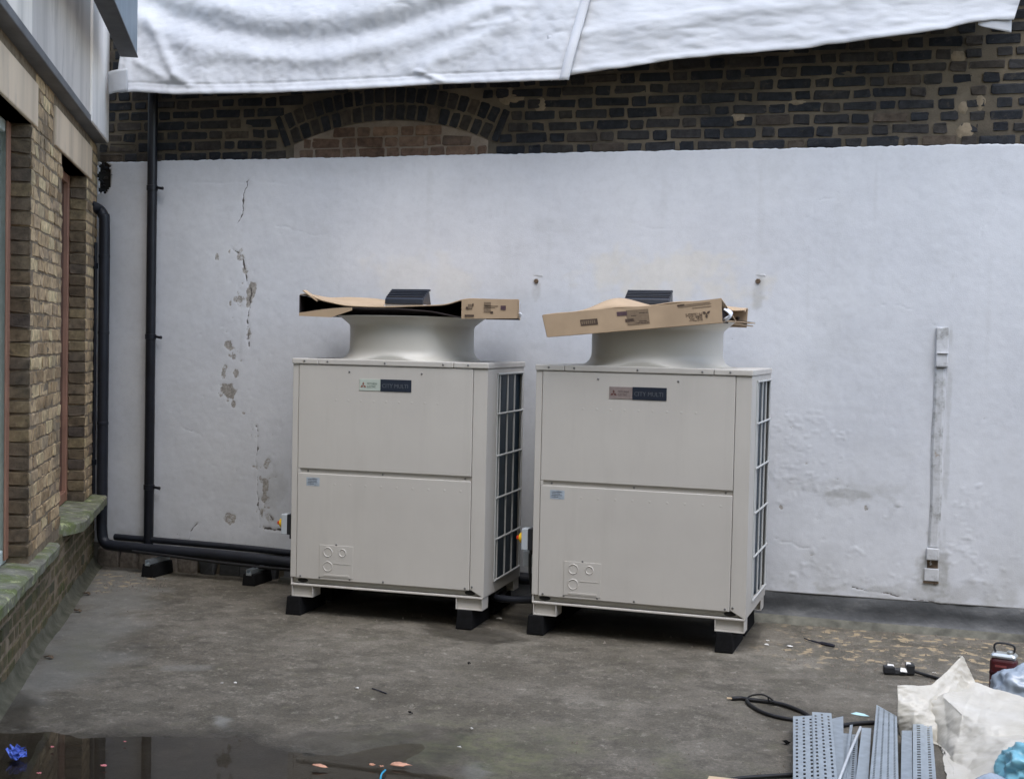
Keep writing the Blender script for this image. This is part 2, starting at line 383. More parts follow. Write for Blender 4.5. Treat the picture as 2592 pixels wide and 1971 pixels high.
def m_tarp():
    mt, n, l, b = nmat('white_reinforced_sheeting'); tc = n.new('ShaderNodeTexCoord'); o = tc.outputs['Object']
    f = tex_noise(n, l, 2.5, 5, .6, vec=o); c = ramp(n, l, f, [(.3, (.55,.56,.58)), (.7, (.655,.665,.68))])
    f2 = tex_noise(n, l, .9, 5, .65, vec=o); c = mix(n, l, ramp(n, l, f2, [(.52, g(0)), (.75, g(.4))]), c, (.58,.57,.55))
    l.new(c, b.inputs['Base Color']); b.inputs['Roughness'].default_value = .7; b.inputs['Specular IOR Level'].default_value = .18
    w = n.new('ShaderNodeTexWave'); w.inputs['Scale'].default_value = 38; w.bands_direction = 'X'; l.new(o, w.inputs['Vector']); w.inputs['Distortion'].default_value = 2
    h = n.new('ShaderNodeMath'); h.operation = 'MULTIPLY_ADD'; l.new(w.outputs['Fac'], h.inputs[0]); h.inputs[1].default_value = .06; l.new(tex_noise(n, l, 13, 7, .7, vec=o, stretch=(1,1,1.8)), h.inputs[2])
    bump(n, l, b, h.outputs[0], .3, .012)
    trn = n.new('ShaderNodeBsdfTranslucent'); l.new(c, trn.inputs[0]); mx = n.new('ShaderNodeMixShader'); mx.inputs[0].default_value = .22
    l.new(b.outputs[0], mx.inputs[1]); l.new(trn.outputs[0], mx.inputs[2]); l.new(mx.outputs[0], n['Material Output'].inputs[0]); return mt
MAT['tarp'] = m_tarp()

def m_sack():
    mt, n, l, b = nmat('white_polythene_sack')
    f = tex_noise(n, l, 6, 5, .6); c = ramp(n, l, f, [(.3, (.60,.565,.48)), (.7, (.76,.73,.66))])
    l.new(c, b.inputs['Base Color']); b.inputs['Roughness'].default_value = .3; b.inputs['Specular IOR Level'].default_value = .5
    bump(n, l, b, tex_noise(n, l, 22, 5, .6, stretch=(1,2.5,1)), .35, .01)
    trn = n.new('ShaderNodeBsdfTranslucent'); l.new(c, trn.inputs[0]); mx = n.new('ShaderNodeMixShader'); mx.inputs[0].default_value = .22
    l.new(b.outputs[0], mx.inputs[1]); l.new(trn.outputs[0], mx.inputs[2]); l.new(mx.outputs[0], n['Material Output'].inputs[0]); return mt
MAT['sack'] = m_sack()

def m_fascia(name, col, dark):
    mt, n, l, b = nmat(name)
    f = tex_noise(n, l, 3.4, 6, .6, stretch=(1,1,.12)); c = ramp(n, l, f, [(.3, tuple(x*.72 for x in col)), (.55, col), (.75, tuple(x*1.1 for x in col))])
    f2 = tex_noise(n, l, 5, 6, .7, stretch=(1,1,.3)); c = mix(n, l, ramp(n, l, f2, [(.55, g(0)), (.72, g(dark))]), c, (.13,.12,.11))
    l.new(c, b.inputs['Base Color']); b.inputs['Roughness'].default_value = .8; bump(n, l, b, tex_noise(n, l, 40, 5), .25, .005); return mt
MAT['fascia_a'] = m_fascia('stained_pale_fascia', (.84,.78,.69), .3)
MAT['fascia_b'] = m_fascia('stained_grey_fascia', (.60,.56,.51), .4)
MAT['fascia_c'] = m_fascia('clean_white_fascia', (.88,.85,.80), .08)
MAT['soffit'] = m_fascia('grey_soffit', (.15,.15,.15), .5)
MAT['lintel'] = m_fascia('stained_stone_lintel', (.68,.54,.38), .4)

def m_sill():
    mt, n, l, b = nmat('mossy_stone_sill'); ge = n.new('ShaderNodeNewGeometry'); p = ge.outputs['Position']
    f = tex_noise(n, l, 9, 6, .65, vec=p); c = ramp(n, l, f, [(.3, (.10,.095,.07)), (.5, (.21,.20,.16)), (.75, (.36,.35,.29))])
    f2 = tex_noise(n, l, 6, 6, .7, vec=p); c = mix(n, l, ramp(n, l, f2, [(.42, g(0)), (.62, g(.85))]), c, (.11,.145,.032))
    f3 = tex_noise(n, l, 15, 5, .7, vec=p); c = mix(n, l, ramp(n, l, f3, [(.56, g(0)), (.66, g(.8))]), c, (.46,.48,.24))
    l.new(c, b.inputs['Base Color']); b.inputs['Roughness'].default_value = .85; bump(n, l, b, tex_noise(n, l, 45, 6, .7, vec=p), .7, .01); return mt
MAT['sill'] = m_sill()

# ------------------------------------------------------------------ the floor
def seg_dist(X, Z, pts):
    d = np.full(X.shape, 1e9)
    for (x0, z0), (x1, z1) in zip(pts[:-1], pts[1:]):
        dx, dz = x1-x0, z1-z0; L = dx*dx+dz*dz+1e-12
        t = np.clip(((X-x0)*dx+(Z-z0)*dz)/L, 0, 1)
        d = np.minimum(d, np.hypot(X-x0-t*dx, Z-z0-t*dz))
    return d
def inside(X, Y, poly):
    r_ = np.zeros(X.shape, bool); n_ = len(poly)
    for i in range(n_):
        (x0, y0), (x1, y1) = poly[i], poly[(i+1) % n_]
        c = ((y0 > Y) != (y1 > Y)) & (X < (x1-x0)*(Y-y0)/(y1-y0+1e-12)+x0); r_ ^= c
    return r_
def sdf(X, Y, poly):
    d = seg_dist(X, Y, list(poly)+[poly[0]]); return np.where(inside(X, Y, poly), -d, d)
def sstep(a, b, x):
    t = np.clip((x-a)/(b-a), 0, 1); return t*t*(3-2*t)
def put_attr(me, name, arr):
    a = me.attributes.new(name, 'FLOAT', 'POINT'); a.data.foreach_set('value', np.ascontiguousarray(arr, dtype=np.float32).ravel())
def fpoly(pts): return [tuple(on_floor(*p)[:2]) for p in pts]

LWA = on_floor(0, 1774)                         # a point on the foot of the left building's wall
LWD = (on_floor(240, 1427)-LWA).normalized()    # along that wall, away from the camera
LWN = Vector((LWD.y, -LWD.x, 0))                # out of that wall
LW_ANG = math.atan2(LWD.y, LWD.x)

def make_ground():
    xs = np.concatenate([[-40,-20,-10], np.arange(-6.2, 3.0, .022), [5,10,20,40]])
    ys = np.concatenate([[-40,-20,-8,-2,2], np.arange(3.6, 8.75, .022), [9.2,12,20,40]])
    X, Y = np.meshgrid(xs, ys); Z = .006*fbm(X, Y, .8, 4, 3)+.002*fbm(X, Y, 6, 3, 4)
    near = (X > -6.3) & (X < 3.2) & (Y > 3.4) & (Y < 8.9)
    pud = fpoly([(-500,1838),(-60,1848),(150,1858),(380,1850),(560,1848),(650,1852),(700,1888),(760,1900),(870,1898),(960,1885),(1080,1872),(1070,1905),(1040,1930),(1120,1985),(1180,2200),(-900,2400)])
    wob = .09*fbm(X, Y, 3.0, 5, 8)
    sd = sdf(X, Y, pud)+wob
    Z = Z - .022*sstep(.10, -.22, sd)
    Z = np.where(near, Z, -.004)
    mesh = bpy.data.meshes.new('ground')
    a, b = X.shape
    idx = np.arange(a*b).reshape(a, b)
    q = np.stack([idx[:-1,:-1], idx[:-1,1:], idx[1:,1:], idx[1:,:-1]], -1).reshape(-1, 4)
    mesh.from_pydata(np.stack([X, Y, Z], -1).reshape(-1, 3).tolist(), [], q.tolist())
    mesh.materials.append(MAT['ground']); mesh.shade_smooth()
    o = bpy.data.objects.new('ground', mesh); COL.objects.link(o); tag(o, kind='structure')
    n1 = fbm(X, Y, 1.6, 5, 21); n2 = fbm(X, Y, 4, 4, 22)
    # damp rim round the puddle, damp before the machines, darker band beneath them
    wet_dark = np.maximum(sstep(.10, -.04, sd+.07*n2), .6*sstep(.30, 0, sd+.16*n2))
    dark = fpoly([(0,1755),(60,1745),(115,1790),(110,1840),(90,1870),(0,1875)])
    wet_dark = np.maximum(wet_dark, .9*sstep(.08, -.05, sdf(X, Y, dark)+.13*n2))
    d2 = fpoly([(690,1868),(760,1850),(960,1860),(1080,1855),(1080,1900),(900,1905),(760,1900)])
    wet_dark = np.maximum(wet_dark, .75*sstep(.07, -.04, sdf(X, Y, d2)+.06*n2))
    und = fpoly([(1040,1560),(1180,1590),(1260,1590),(1330,1620),(1250,1630),(1100,1610)])
    wet_dark = np.maximum(wet_dark, .8*sstep(.05, -.05, sdf(X, Y, und)+.07*n2))
    back = np.clip(1-np.abs(Y-8.05)/.5, 0, 1)*((X > -3.9) & (X < -.7))
    wet_dark = np.maximum(wet_dark, back*.7)
    put_attr(mesh, 'wet_dark', np.clip(wet_dark, 0, 1))
    # silt in the puddle's left part
    put_attr(mesh, 'silt', sstep(.05, -.12, sd)*np.clip(.55+.6*n1, .15, .95))
    # pale cement run along the left wall
    pale = fpoly([(-120,1800),(60,1690),(150,1600),(240,1440),(330,1435),(420,1460),(330,1560),(300,1700),(180,1760),(110,1840),(20,1760)])
    pl = sstep(.10, -.14, sdf(X, Y, pale)+.13*n2+.07*n1)*.5
    scr = fpoly([(410,1686),(530,1684),(532,1696),(480,1700),(400,1698)])
    pl = np.maximum(pl, .35*sstep(.02, -.02, sdf(X, Y, scr)+.02*n2))
    wp = fpoly([(525,1805),(560,1803),(590,1822),(560,1838),(530,1832)])
    pl = np.maximum(pl, sstep(.02, -.02, sdf(X, Y, wp)+.06*n2))
    wp = fpoly([(1195,1925),(1250,1923),(1260,1950),(1190,1968)]); pl = np.maximum(pl, .7*sstep(.02, -.02, sdf(X, Y, wp)+.06*n2))
    put_attr(mesh, 'pale', np.clip(pl, 0, 1))
    gr = .75*sstep(.14, -.12, sdf(X, Y, fpoly([(130,1640),(230,1610),(260,1700),(180,1740)]))+.16*n1)*.6
    gr = np.maximum(gr, 1.0*sstep(.25, -.2, sdf(X, Y, fpoly([(900,1900),(960,1840),(1100,1820),(1500,1850),(1700,1900),(1900,1980),(900,2100)]))+.28*n2))
    put_attr(mesh, 'green', np.clip(gr, 0, 1)*np.clip(.6+n2, 0, 1))
    fk = sstep(.25, -.2, sdf(X, Y, fpoly([(1990,1580),(2300,1600),(2700,1640),(2700,1740),(2500,1760),(2300,1700),(2080,1680),(1950,1640)]))+.15*n1)
    fk = np.maximum(fk, .7*sstep(.06, -.06, sdf(X, Y, fpoly([(235,1440),(420,1455),(400,1480),(240,1500)]))+.06*n2))
    put_attr(mesh, 'fleck', np.clip(fk, 0, 1))
    # the water itself: a flat sheet, the floor dips below it
    w = MB().add([(-4.9,1.5,-.0085),(.4,1.5,-.0085),(.4,5.95,-.0085),(-4.9,5.95,-.0085)], [(0,1,2,3)]).build('puddle_water', MAT['water'])
    tag(w, kind='structure')
make_ground()

# ------------------------------------------------------------------ bricks
def brick_mesh(name, L, H, depth, mat, seed):
    """one worn brick: centre of its face at the origin, face towards -y; rounded corners, about 40 triangles"""
    r_ = random.Random(seed); c = min(.007, H*.13); i_ = .003
    def ring(sx, sz, y, jit):
        hx, hz = L/2-sx, H/2-sz
        p = [(-hx+c,-hz),(hx-c,-hz),(hx,-hz+c),(hx,hz-c),(hx-c,hz),(-hx+c,hz),(-hx,hz-c),(-hx,-hz+c)]
        return [(x+r_.uniform(-jit,jit), y+r_.uniform(-jit,jit)*.6, z+r_.uniform(-jit,jit)) for x, z in p]
    vs = ring(i_, i_, 0, .006)+ring(0, 0, .004, .0055)+ring(0, 0, depth, 0)
    fs = [tuple(range(8))]+[(k, 8+k, 8+(k+1)%8, (k+1)%8) for k in range(8)]+[(8+k, 16+k, 16+(k+1)%8, 8+(k+1)%8) for k in range(8)]
    me = bpy.data.meshes.new(name); me.from_pydata(vs, [], fs); me.update(); me.materials.append(mat)
    bm = bmesh.new(); bm.from_mesh(me); bmesh.ops.recalc_face_normals(bm, faces=bm.faces); bm.to_mesh(me); bm.free()
    return me
_bc = {}
def brick(parent, x, z, L, H, depth, mat, name='brick', roty=0.0, proud=None, y0=0.0, rotz=0.0):
    key = (round(L/.008), round(H/.004), round(depth, 3), mat.name, random.randrange(3))
    if key not in _bc: _bc[key] = brick_mesh(name, key[0]*.008, key[1]*.004, depth, mat, hash(key) & 0xffff)
    o = bpy.data.objects.new(name, _bc[key]); COL.objects.link(o); o.parent = parent
    o.location = (x, y0+(random.uniform(-.004, .004) if proud is None else proud), z)
    o.rotation_euler = (random.uniform(-.02,.02), roty+random.uniform(-.008,.008), rotz+random.uniform(-.012,.012))
    return o
def join_bricks(name, items, mat, parent, depth=.03):
    b = MB()
    for (x, z, L, H, y0) in items:
        j = lambda: random.uniform(-.003, .003)
        f0 = [(x-L/2+.006+j(), y0+j(), z-H/2+.006+j()), (x+L/2-.006+j(), y0+j(), z-H/2+.006+j()), (x+L/2-.006+j(), y0+j(), z+H/2-.006+j()), (x-L/2+.006+j(), y0+j(), z+H/2-.006+j())]
        f1 = [(x-L/2, y0+.007, z-H/2), (x+L/2, y0+.007, z-H/2), (x+L/2, y0+.007, z+H/2), (x-L/2, y0+.007, z+H/2)]
        f2 = [(p[0], y0+depth, p[2]) for p in f1]
        b.add(f0+f1+f2, [(0,1,2,3)]+[(k, 4+k, 4+(k+1)%4, (k+1)%4) for k in range(4)]+[(4+k, 8+k, 8+(k+1)%4, 4+(k+1)%4) for k in range(4)])
    return tag(b.build(name, mat, parent, fix=True), kind='stuff')
def course(x0, x1, z, k, S=.218, Hd=.102, J=.016, shift=0.0):
    """Flemish bond: list of (centre, length) of one course clipped to x0..x1"""
    out = []; x = x0-1.0+shift+(0 if k % 2 else (S+J)/2+(Hd+J)/2); i = k % 2
    x = x0 - ((x0-x) % (S+Hd+2*J)); head = False
    while x < x1:
        L = (Hd if head else S)*random.uniform(.93, 1.05)
        a, b = max(x, x0), min(x+L, x1)
        if b-a > .045: out.append(((a+b)/2, b-a))
        x += L+J*random.uniform(.8, 1.5); head = not head
    return out

# ------------------------------------------------------------------ the rear wall
XC = -5.815                                          # where it meets the left building
PAINT_TOP = 3.066; PAINT_BOT = .178
rear = empty('painted_wall', (0, Y_WALL, 0)); tag(rear, 'long wall with white paint below and sooty black brickwork above', 'wall')
MB().box(XC-.6, 3.4, .006, .34, 0, 5.0).build('wall_core', MAT['mortar_dark'], rear)

def on_wall(pts): return [(p.x, p.z) for p in (on_y(*q) for q in pts)]
def make_render():
    xs = np.concatenate([np.arange(XC+.002, -5.0, .0125), np.arange(-5.0, -3.6, .007), np.arange(-3.6, -.75, .02), np.arange(-.75, .8, .009), np.arange(.8, 3.2, .04)]); zs = np.linspace(PAINT_BOT, PAINT_TOP, 380)
    X, Z = np.meshgrid(xs, zs)
    d = .006*fbm(X, Z, .9, 3, 31)+.0011*fbm(X, Z*1.4, 3.5, 4, 32)+.0004*fbm(X, Z, 22, 2, 33)+.0012*np.clip(np.abs(fbm(X*.5, Z, 2.2, 4, 37))-.5, 0, 1)
    n3 = fbm(X, Z, 9, 4, 34); n4 = fbm(X, Z, 24, 3, 35)
    flake = np.zeros(X.shape); crack = np.zeros(X.shape); grime = np.zeros(X.shape); warm = np.zeros(X.shape); lump = np.zeros(X.shape)
    def dab(px, py, rx, ry, k=1.0, tgt='flake', edge=.35):
        nonlocal flake, grime, warm, lump
        c = on_y(px, py); q = np.hypot((X-c.x)/(rx/385), (Z-c.z)/(ry/385))+.75*n3+.35*n4
        v = k*sstep(1+edge, 1-edge, q)
        if tgt == 'flake': flake = np.maximum(flake, v)
        elif tgt == 'grime': grime = np.maximum(grime, v)
        elif tgt == 'warm': warm = np.maximum(warm, v)
        else: lump = np.maximum(lump, v)
    def line(pts, w, k=1.0, tgt='crack'):
        nonlocal crack, flake, grime
        dd = seg_dist(X+.010*n4+.012*n3, Z+.010*n3, on_wall(pts)); v = k*sstep(w*1.5, w*.4, dd)*np.clip(.75+.7*fbm(X, Z, 14, 2, 36), .1, 1)
        if tgt == 'crack': crack = np.maximum(crack, v)
        elif tgt == 'flake': flake = np.maximum(flake, v)
        else: grime = np.maximum(grime, v)
    # the long crack left of the machines and its flaked patches
    line([(648,445),(630,462),(626,480),(620,520),(611,555),(590,597)], .007, .85)
    line([(589,629),(611,646),(626,686),(637,731),(633,780),(632,840),(634,878)], .011, .8)
    line([(497,463),(640,463),(735,466)], .007, .22)
    for p in ((638,731,13,34,1),(627,688,10,16,.9),(612,648,10,10,.8),(634,845,8,20,.8),(609,754,8,20,.7),(586,869,20,26,.95),(603,943,12,16,.9),(572,945,9,24,.8),(586,978,25,22,.95),(641,1002,8,4,.9),(554,651,7,8,.8),(589,629,8,8,.5),(540,640,14,12,.3),(694,1098,16,14,.75),(711,1075,6,14,.5),(600,905,9,10,.6),(620,920,6,10,.5),(575,1085,20,14,.35)): dab(*p)
    line([(654,1075),(655,1180),(657,1290),(660,1330)], .007, .5)
    for p in ((679,1175,9,14,.8),(674,1235,8,34,.9),(690,1205,7,8,.6),(655,1180,5,8,.7),(657,1262,9,22,.6),(662,1300,6,14,.5),(700,1290,14,8,.4),(583,1311,16,14,.85),(570,1303,20,8,.4),(686,1309,12,10,.7)): dab(*p)
    line([(671,1265),(676,1290),(692,1318)], .010, .8); line([(674,1335),(700,1340),(722,1338)], .012, .8)
    line([(505,1322),(486,1345),(482,1362),(455,1378)], .008, .6)
    dab(470,1372,60,10,.45,'grime'); dab(700,1240,40,60,.25,'grime')
    for k in range(70):      # scattered small chips along the crack
        t_ = rng.random(); py = 620+t_*730; px = np.interp(py, [620,700,760,870,980,1080,1200,1340],[600,625,622,606,592,650,668,672])+rng.normal(0,16)
        dab(px, py, rng.uniform(3,8), rng.uniform(4,12), rng.uniform(.5,.9))
    for k in range(34):
        dab(rng.uniform(420,735), rng.uniform(450,1370), rng.uniform(3,6), rng.uniform(2,5), rng.uniform(.4,.7))
    # right of the machines
    for k in range(60):
        dab(rng.uniform(1955,2590), rng.uniform(1020,1490), rng.uniform(3,7), rng.uniform(2,5), rng.uniform(.4,.75))
    line([(2235,771),(2290,776),(2330,795),(2380,832)], .003, .45)
    dab(2160,1248,46,11,.55,'grime'); dab(2180,1235,90,30,.25,'grime'); dab(2055,1230,90,14,.22,'grime')
    line([(2221,1238),(2253,1255),(2275,1275),(2262,1292),(2248,1312)], .016, .35, 'grime')
    for p in ((2221,1235,10,10,1),(2250,1250,14,9,1),(2276,1274,12,9,1),(2264,1296,9,12,1),(2240,1303,8,8,.8)): dab(*p, tgt='lump')
    for k in range(60):
        px, py = rng.uniform(1955,2130), rng.uniform(1040,1260); dab(px, py, rng.uniform(9,23), rng.uniform(9,21), .6, 'lump')
    for k in range(40):
        px, py = rng.uniform(2405,2470), rng.uniform(1230,1400); dab(px, py, rng.uniform(9,24), rng.uniform(9,21), .7, 'lump')
    for k in range(46):
        px, py = rng.uniform(1950,2590), rng.uniform(1400,1500); dab(px, py, rng.uniform(9,26), rng.uniform(9,21), .6, 'lump')
    for p in ((1977,1285,7,7,1),(2080,1183,7,5,.6),(2090,1196,6,8,.6),(2192,1283,7,7,.8),(2078,1298,6,12,.4),(2155,1453,6,4,.8),(2398,1430,16,14,.4),(2478,1360,10,9,.5)): dab(*p)
    line([(1978,1368),(2000,1370),(2025,1384),(2048,1387)], .006, .5); line([(2160,1482),(2200,1492),(2260,1505),(2330,1516),(2400,1528)], .006, .75)
    dab(2300,1500,260,16,.4,'grime'); dab(2440,1500,150,26,.35,'grime'); dab(2370,1450,38,60,.7,'grime'); dab(2362,1345,12,50,.5,'grime'); dab(2398,1120,5,260,.35,'grime')
    dab(1360,735,8,26,.35,'grime'); dab(1920,740,9,34,.4,'grime')
    for k in range(16):      # hairline cracks wandering over the paint
        x0, y0 = rng.uniform(420,2560), rng.uniform(430,1250); pts = [(x0, y0)]; a0 = rng.uniform(0,6.28)
        for j in range(5): a0 += rng.normal(0,.5); pts.append((pts[-1][0]+26*math.cos(a0), pts[-1][1]+26*math.sin(a0)))
        line(pts, .004, rng.uniform(.15,.4))
    for k in range(26):
        dab(rng.uniform(420,2560), rng.uniform(420,1300), rng.uniform(20,80), rng.uniform(8,30), rng.uniform(.05,.14), 'grime', .8)
    for k in range(14):
        dab(rng.uniform(420,2560), rng.uniform(420,900), rng.uniform(3,7), rng.uniform(60,150), rng.uniform(.06,.16), 'grime', .8)
    # warm stains above and behind the fan mouths
    dab(1690,700,170,60,.55,'warm',.6); dab(1050,690,130,50,.3,'warm',.6); dab(1150,720,60,40,.35,'warm',.6)
    # splash zone grime, uneven
    low = sstep(.55, .2, Z+.16*fbm(X, Z, 2.2, 4, 41)); grime = np.maximum(grime, .30*low*np.clip(.5+fbm(X, Z, 5, 4, 42), 0, 1))
    lf = sstep(.42, .2, Z+.08*n3)*(X < -5.3); grime = np.maximum(grime, .45*lf)
    pk = np.clip(fbm(X, Z, 30, 3, 46)*1.4-.25, 0, 1)+.5*np.clip(fbm(X*.6, Z*1.6, 17, 3, 47)*1.6-.4, 0, 1)
    lump = lump*pk
    d = d - .0012*np.clip(flake, 0, 1) - .004*crack + .0035*lump
    # ragged top edge of the paint
    Zt = Z.copy(); top = Z > PAINT_TOP-.03; Zt = np.where(top, Z+.004*fbm(X, Z*0, 4, 4, 43)+.003*fbm(X, Z*0, 40, 2, 44), Z)
    Yv = -.012-d
    # broken hole beside the corner: leave those faces out
    hx, hz = -5.752, 2.945
    q = np.hypot((X-hx)/.062, (Z-hz)/.125)+.42*fbm(X, Z, 12, 3, 45)
    a, b = X.shape; idx = np.arange(a*b).reshape(a, b)
    F = np.stack([idx[:-1,:-1], idx[:-1,1:], idx[1:,1:], idx[1:,:-1]], -1).reshape(-1, 4)
    keep = (q[:-1,:-1] > 1).reshape(-1); F = F[keep]
    me = bpy.data.meshes.new('painted_render'); me.from_pydata(np.stack([X, Yv, Zt], -1).reshape(-1, 3).tolist(), [], F.tolist())
    for nm, arr in (('flake', flake), ('crack', crack), ('grime', grime), ('warm', warm)): put_attr(me, nm, np.clip(arr, 0, 1))
    me.materials.append(MAT['render']); me.shade_smooth()
    o = bpy.data.objects.new('painted_render', me); COL.objects.link(o); o.parent = rear
    # thickness at the top edge of the paint coat
    md = o.modifiers.new('thick', 'SOLIDIFY'); md.thickness = .014; md.offset = -1 if False else 1; md.use_rim_only = True
make_render()
# broken brick ends in the hole
h = MB()
for k in range(9):
    x = -5.80+random.uniform(0,.11); z = 2.83+k*.027; w = random.uniform(.02,.045); hh = random.uniform(.012,.03)
    h.hexa([(x+random.uniform(-.012,.012)+dx*w, -.004+dy*.03-random.uniform(0,.035)*(1-dy), z+dz*hh+random.uniform(-.006,.006)) for dz in (0,1) for dx, dy in ((0,0),(1,0),(1,1),(0,1))])
h.build('broken_brick', MAT['soot'], rear, fix=True)
MB().box(-5.815,-5.69,-.002,.0055,2.80,3.07).build('hole_backing', MAT['hole'], rear)

# bitumen upstand and cement fillet at the foot
u = MB(); xs = np.arange(-4.2, 3.3, .06)
prof = [(-.012,.19),(-.030,.172),(-.034,.10),(-.045,.04),(-.075,.012),(-.11,-.012)]
P = np.array([[(x, y-.006*math.sin(x*7+k)+.004*random.uniform(-1,1), z+.010*fbm(np.array([x]), np.array([k*.7]), 1.7, 3, 51)[0]) for x in xs] for k, (y, z) in enumerate(prof)])
u.grid(P[::-1]).build('upstand', MAT['bitumen'], rear, smooth=True)
c_ = MB(); P = np.array([[(x, y-.02*fbm(np.array([x]), np.array([k*.9]), 1.3, 3, 52)[0], z) for x in xs] for k, (y, z) in enumerate([(-.085,.034),(-.12,.022),(-.17,-.006),(-.2,-.03)])])
c_.grid(P[::-1]).build('cement_fillet', MAT['cement'], rear, smooth=True)
# rough footing stones below the pipes in the corner
for k in range(9):
    x = -5.75+k*.17+random.uniform(-.03,.03); w = random.uniform(.12,.19); hh = random.uniform(.11,.165)
    s_ = MB(); s_.hexa([(x+random.uniform(-.02,.02)+dx*w, -random.uniform(.02,.05)*(1-dy)+dy*.02, dz*hh+(random.uniform(-.015,.015) if dz else -.02)) for dz in (0,1) for dx, dy in ((0,0),(1,0),(1,1),(0,1))])
    s_.build('footing_stone', MAT['bitumen'] if k > 4 else MAT['stone'], rear, bevel=.012, fix=True)

# the relieving arch with its red infill
AX, AZS, ARISE, AHALF = -3.452, 3.163, .155, .735
AR = (AHALF**2+ARISE**2)/(2*ARISE); ACZ = AZS+ARISE-AR; ATH = math.asin(AHALF/AR)
RING = .112
def tarp_edge(x):
    if x < -2.1: return np.interp(x, [-5.6,-5.04,-4.4,-3.6,-2.95,-2.12], [3.57,3.53,3.515,3.51,3.52,3.525])
    return np.interp(x, [-2.1,-1.257,-.537,.056,.513,.7], [3.56,3.645,3.68,3.73,3.79,3.9])
def in_arch(x, z, m_=0.0):
    dx, dz = x-AX, z-ACZ; rr = math.hypot(dx, dz); th = abs(math.atan2(dx, dz))
    return rr < AR+2*RING+.03+m_ and th < ATH+.035+m_*.3 and z > 3.0 and (z > AZS-.12 or abs(dx) < AHALF+.03)
parts, rest = [], []
CH = .0772; z = PAINT_TOP+.032; k = 0
while z < 4.9:
    for (x, L) in course(XC+.01, 3.3, z, k, shift=.11*random.random()):
        H_ = CH-.0145
        if .30 < x < .52 and z < 4.2: L = min(L, .11)
        if -4.45 < x < -2.45 and (in_arch(x-L/2+.01, z) or in_arch(x+L/2-.01, z) or in_arch(x, z)):
            # keep only what lies outside the arch
            a, b = x-L/2, x+L/2; n_ = 12; cells = [a+(b-a)*(i+.5)/n_ for i in range(n_)]; ok = [c for c in cells if not (in_arch(c, z-.02, .01) or in_arch(c, z+.03, .01))]
            if len(ok) < 4: continue
            a, b = min(ok)-(b-a)/n_/2, max(ok)+(b-a)/n_/2; x, L = (a+b)/2, b-a
        vis = z < tarp_edge(x)+.06 and x < .95 and z < 4.05
        (parts if vis else rest).append((x, z, L, H_))
    z += CH; k += 1
parts.sort(key=lambda p: p[1]-tarp_edge(p[0])); rest += parts[298:]; parts = parts[:298]
for (x, z, L, H_) in parts:
    brick(rear, x, z+random.uniform(-.003,.003), L-.014*random.random(), H_-.012*random.random(), .03, MAT['soot'])
join_bricks('hidden_brickwork', [(x, z, L, H_, random.uniform(-.003,.003)) for x, z, L, H_ in rest], MAT['soot'], rear)
for ring in range(2):
    r0 = AR+ring*(RING+.008)+.006; n_ = int(2*ATH*r0/.076)
    for i in range(n_):
        th = -ATH+(i+.5)*2*ATH/n_; rc = r0+RING/2
        o = brick(rear, AX+rc*math.sin(th), ACZ+rc*math.cos(th), 2*ATH*r0/n_-.014, RING-.006, .03, MAT['soot'], 'voussoir', roty=th)
for sgn in (-1, 1):
    th = sgn*(ATH+.022); rc = AR+RING+.02
    brick(rear, AX+rc*math.sin(th), ACZ+rc*math.cos(th), .048, .225, .03, MAT['soot'], 'skewback', roty=th*.9)
z = PAINT_TOP+.03; k = 0
while z < AZS+ARISE:
    hw = math.sqrt(max(AR**2-(max(z+.018, AZS)-ACZ)**2, 0)); hw = min(hw, AHALF)
    if hw > .06:
        for (x, L) in course(AX-hw+.008, AX+hw-.008, z, k, S=.20, Hd=.10, shift=.07*k): brick(rear, x, z, L, .062, .022, MAT['redbrick'], 'infill_brick', proud=random.uniform(-.003,.001))
    z += CH*.98; k += 1
t = MB()   # pointing round the infill
P = []
for i in range(41):
    th = -ATH+2*ATH*i/40; P.append((AX+(AR+.004)*math.sin(th), ACZ+(AR+.004)*math.cos(th)))
for i in range(40):
    (x0, z0), (x1, z1) = P[i], P[i+1]; zb = PAINT_TOP-.03
    t.add([(x0,.0035,zb),(x1,.0035,zb),(x1,.0035,z1),(x0,.0035,z0)], [(0,1,2,3)])
t.build('infill_mortar', m_mortar('infill_mortar', (.15,.12,.092), (.28,.235,.19), 5), rear)
for (x, z, rx, rz) in ((.415,3.155,.05,.05),(.40,3.30,.03,.04),(.36,3.62,.05,.035),(-2.55,3.46,.09,.06),(-2.35,3.40,.05,.05),(.50,3.33,.03,.05),(-1.0,3.28,.05,.03),(-.62,3.36,.06,.02)):
    p = MB(); vs = [(x, -.006, z)]+[(x+rx*math.cos(q)*(1+.3*mnoise.noise((x*9+math.cos(q)*2, z*9+math.sin(q)*2, 1))), .006, z+rz*math.sin(q)*(1+.3*mnoise.noise((x*9+math.cos(q)*2, z*9+math.sin(q)*2, 5)))) for q in [2*math.pi*i/18 for i in range(18)]]
    p.add(vs, [(0, 1+i, 1+(i+1)%18) for i in range(18)]).build('mortar_patch', MAT['mortar_pale'], rear, smooth=True, fix=True)

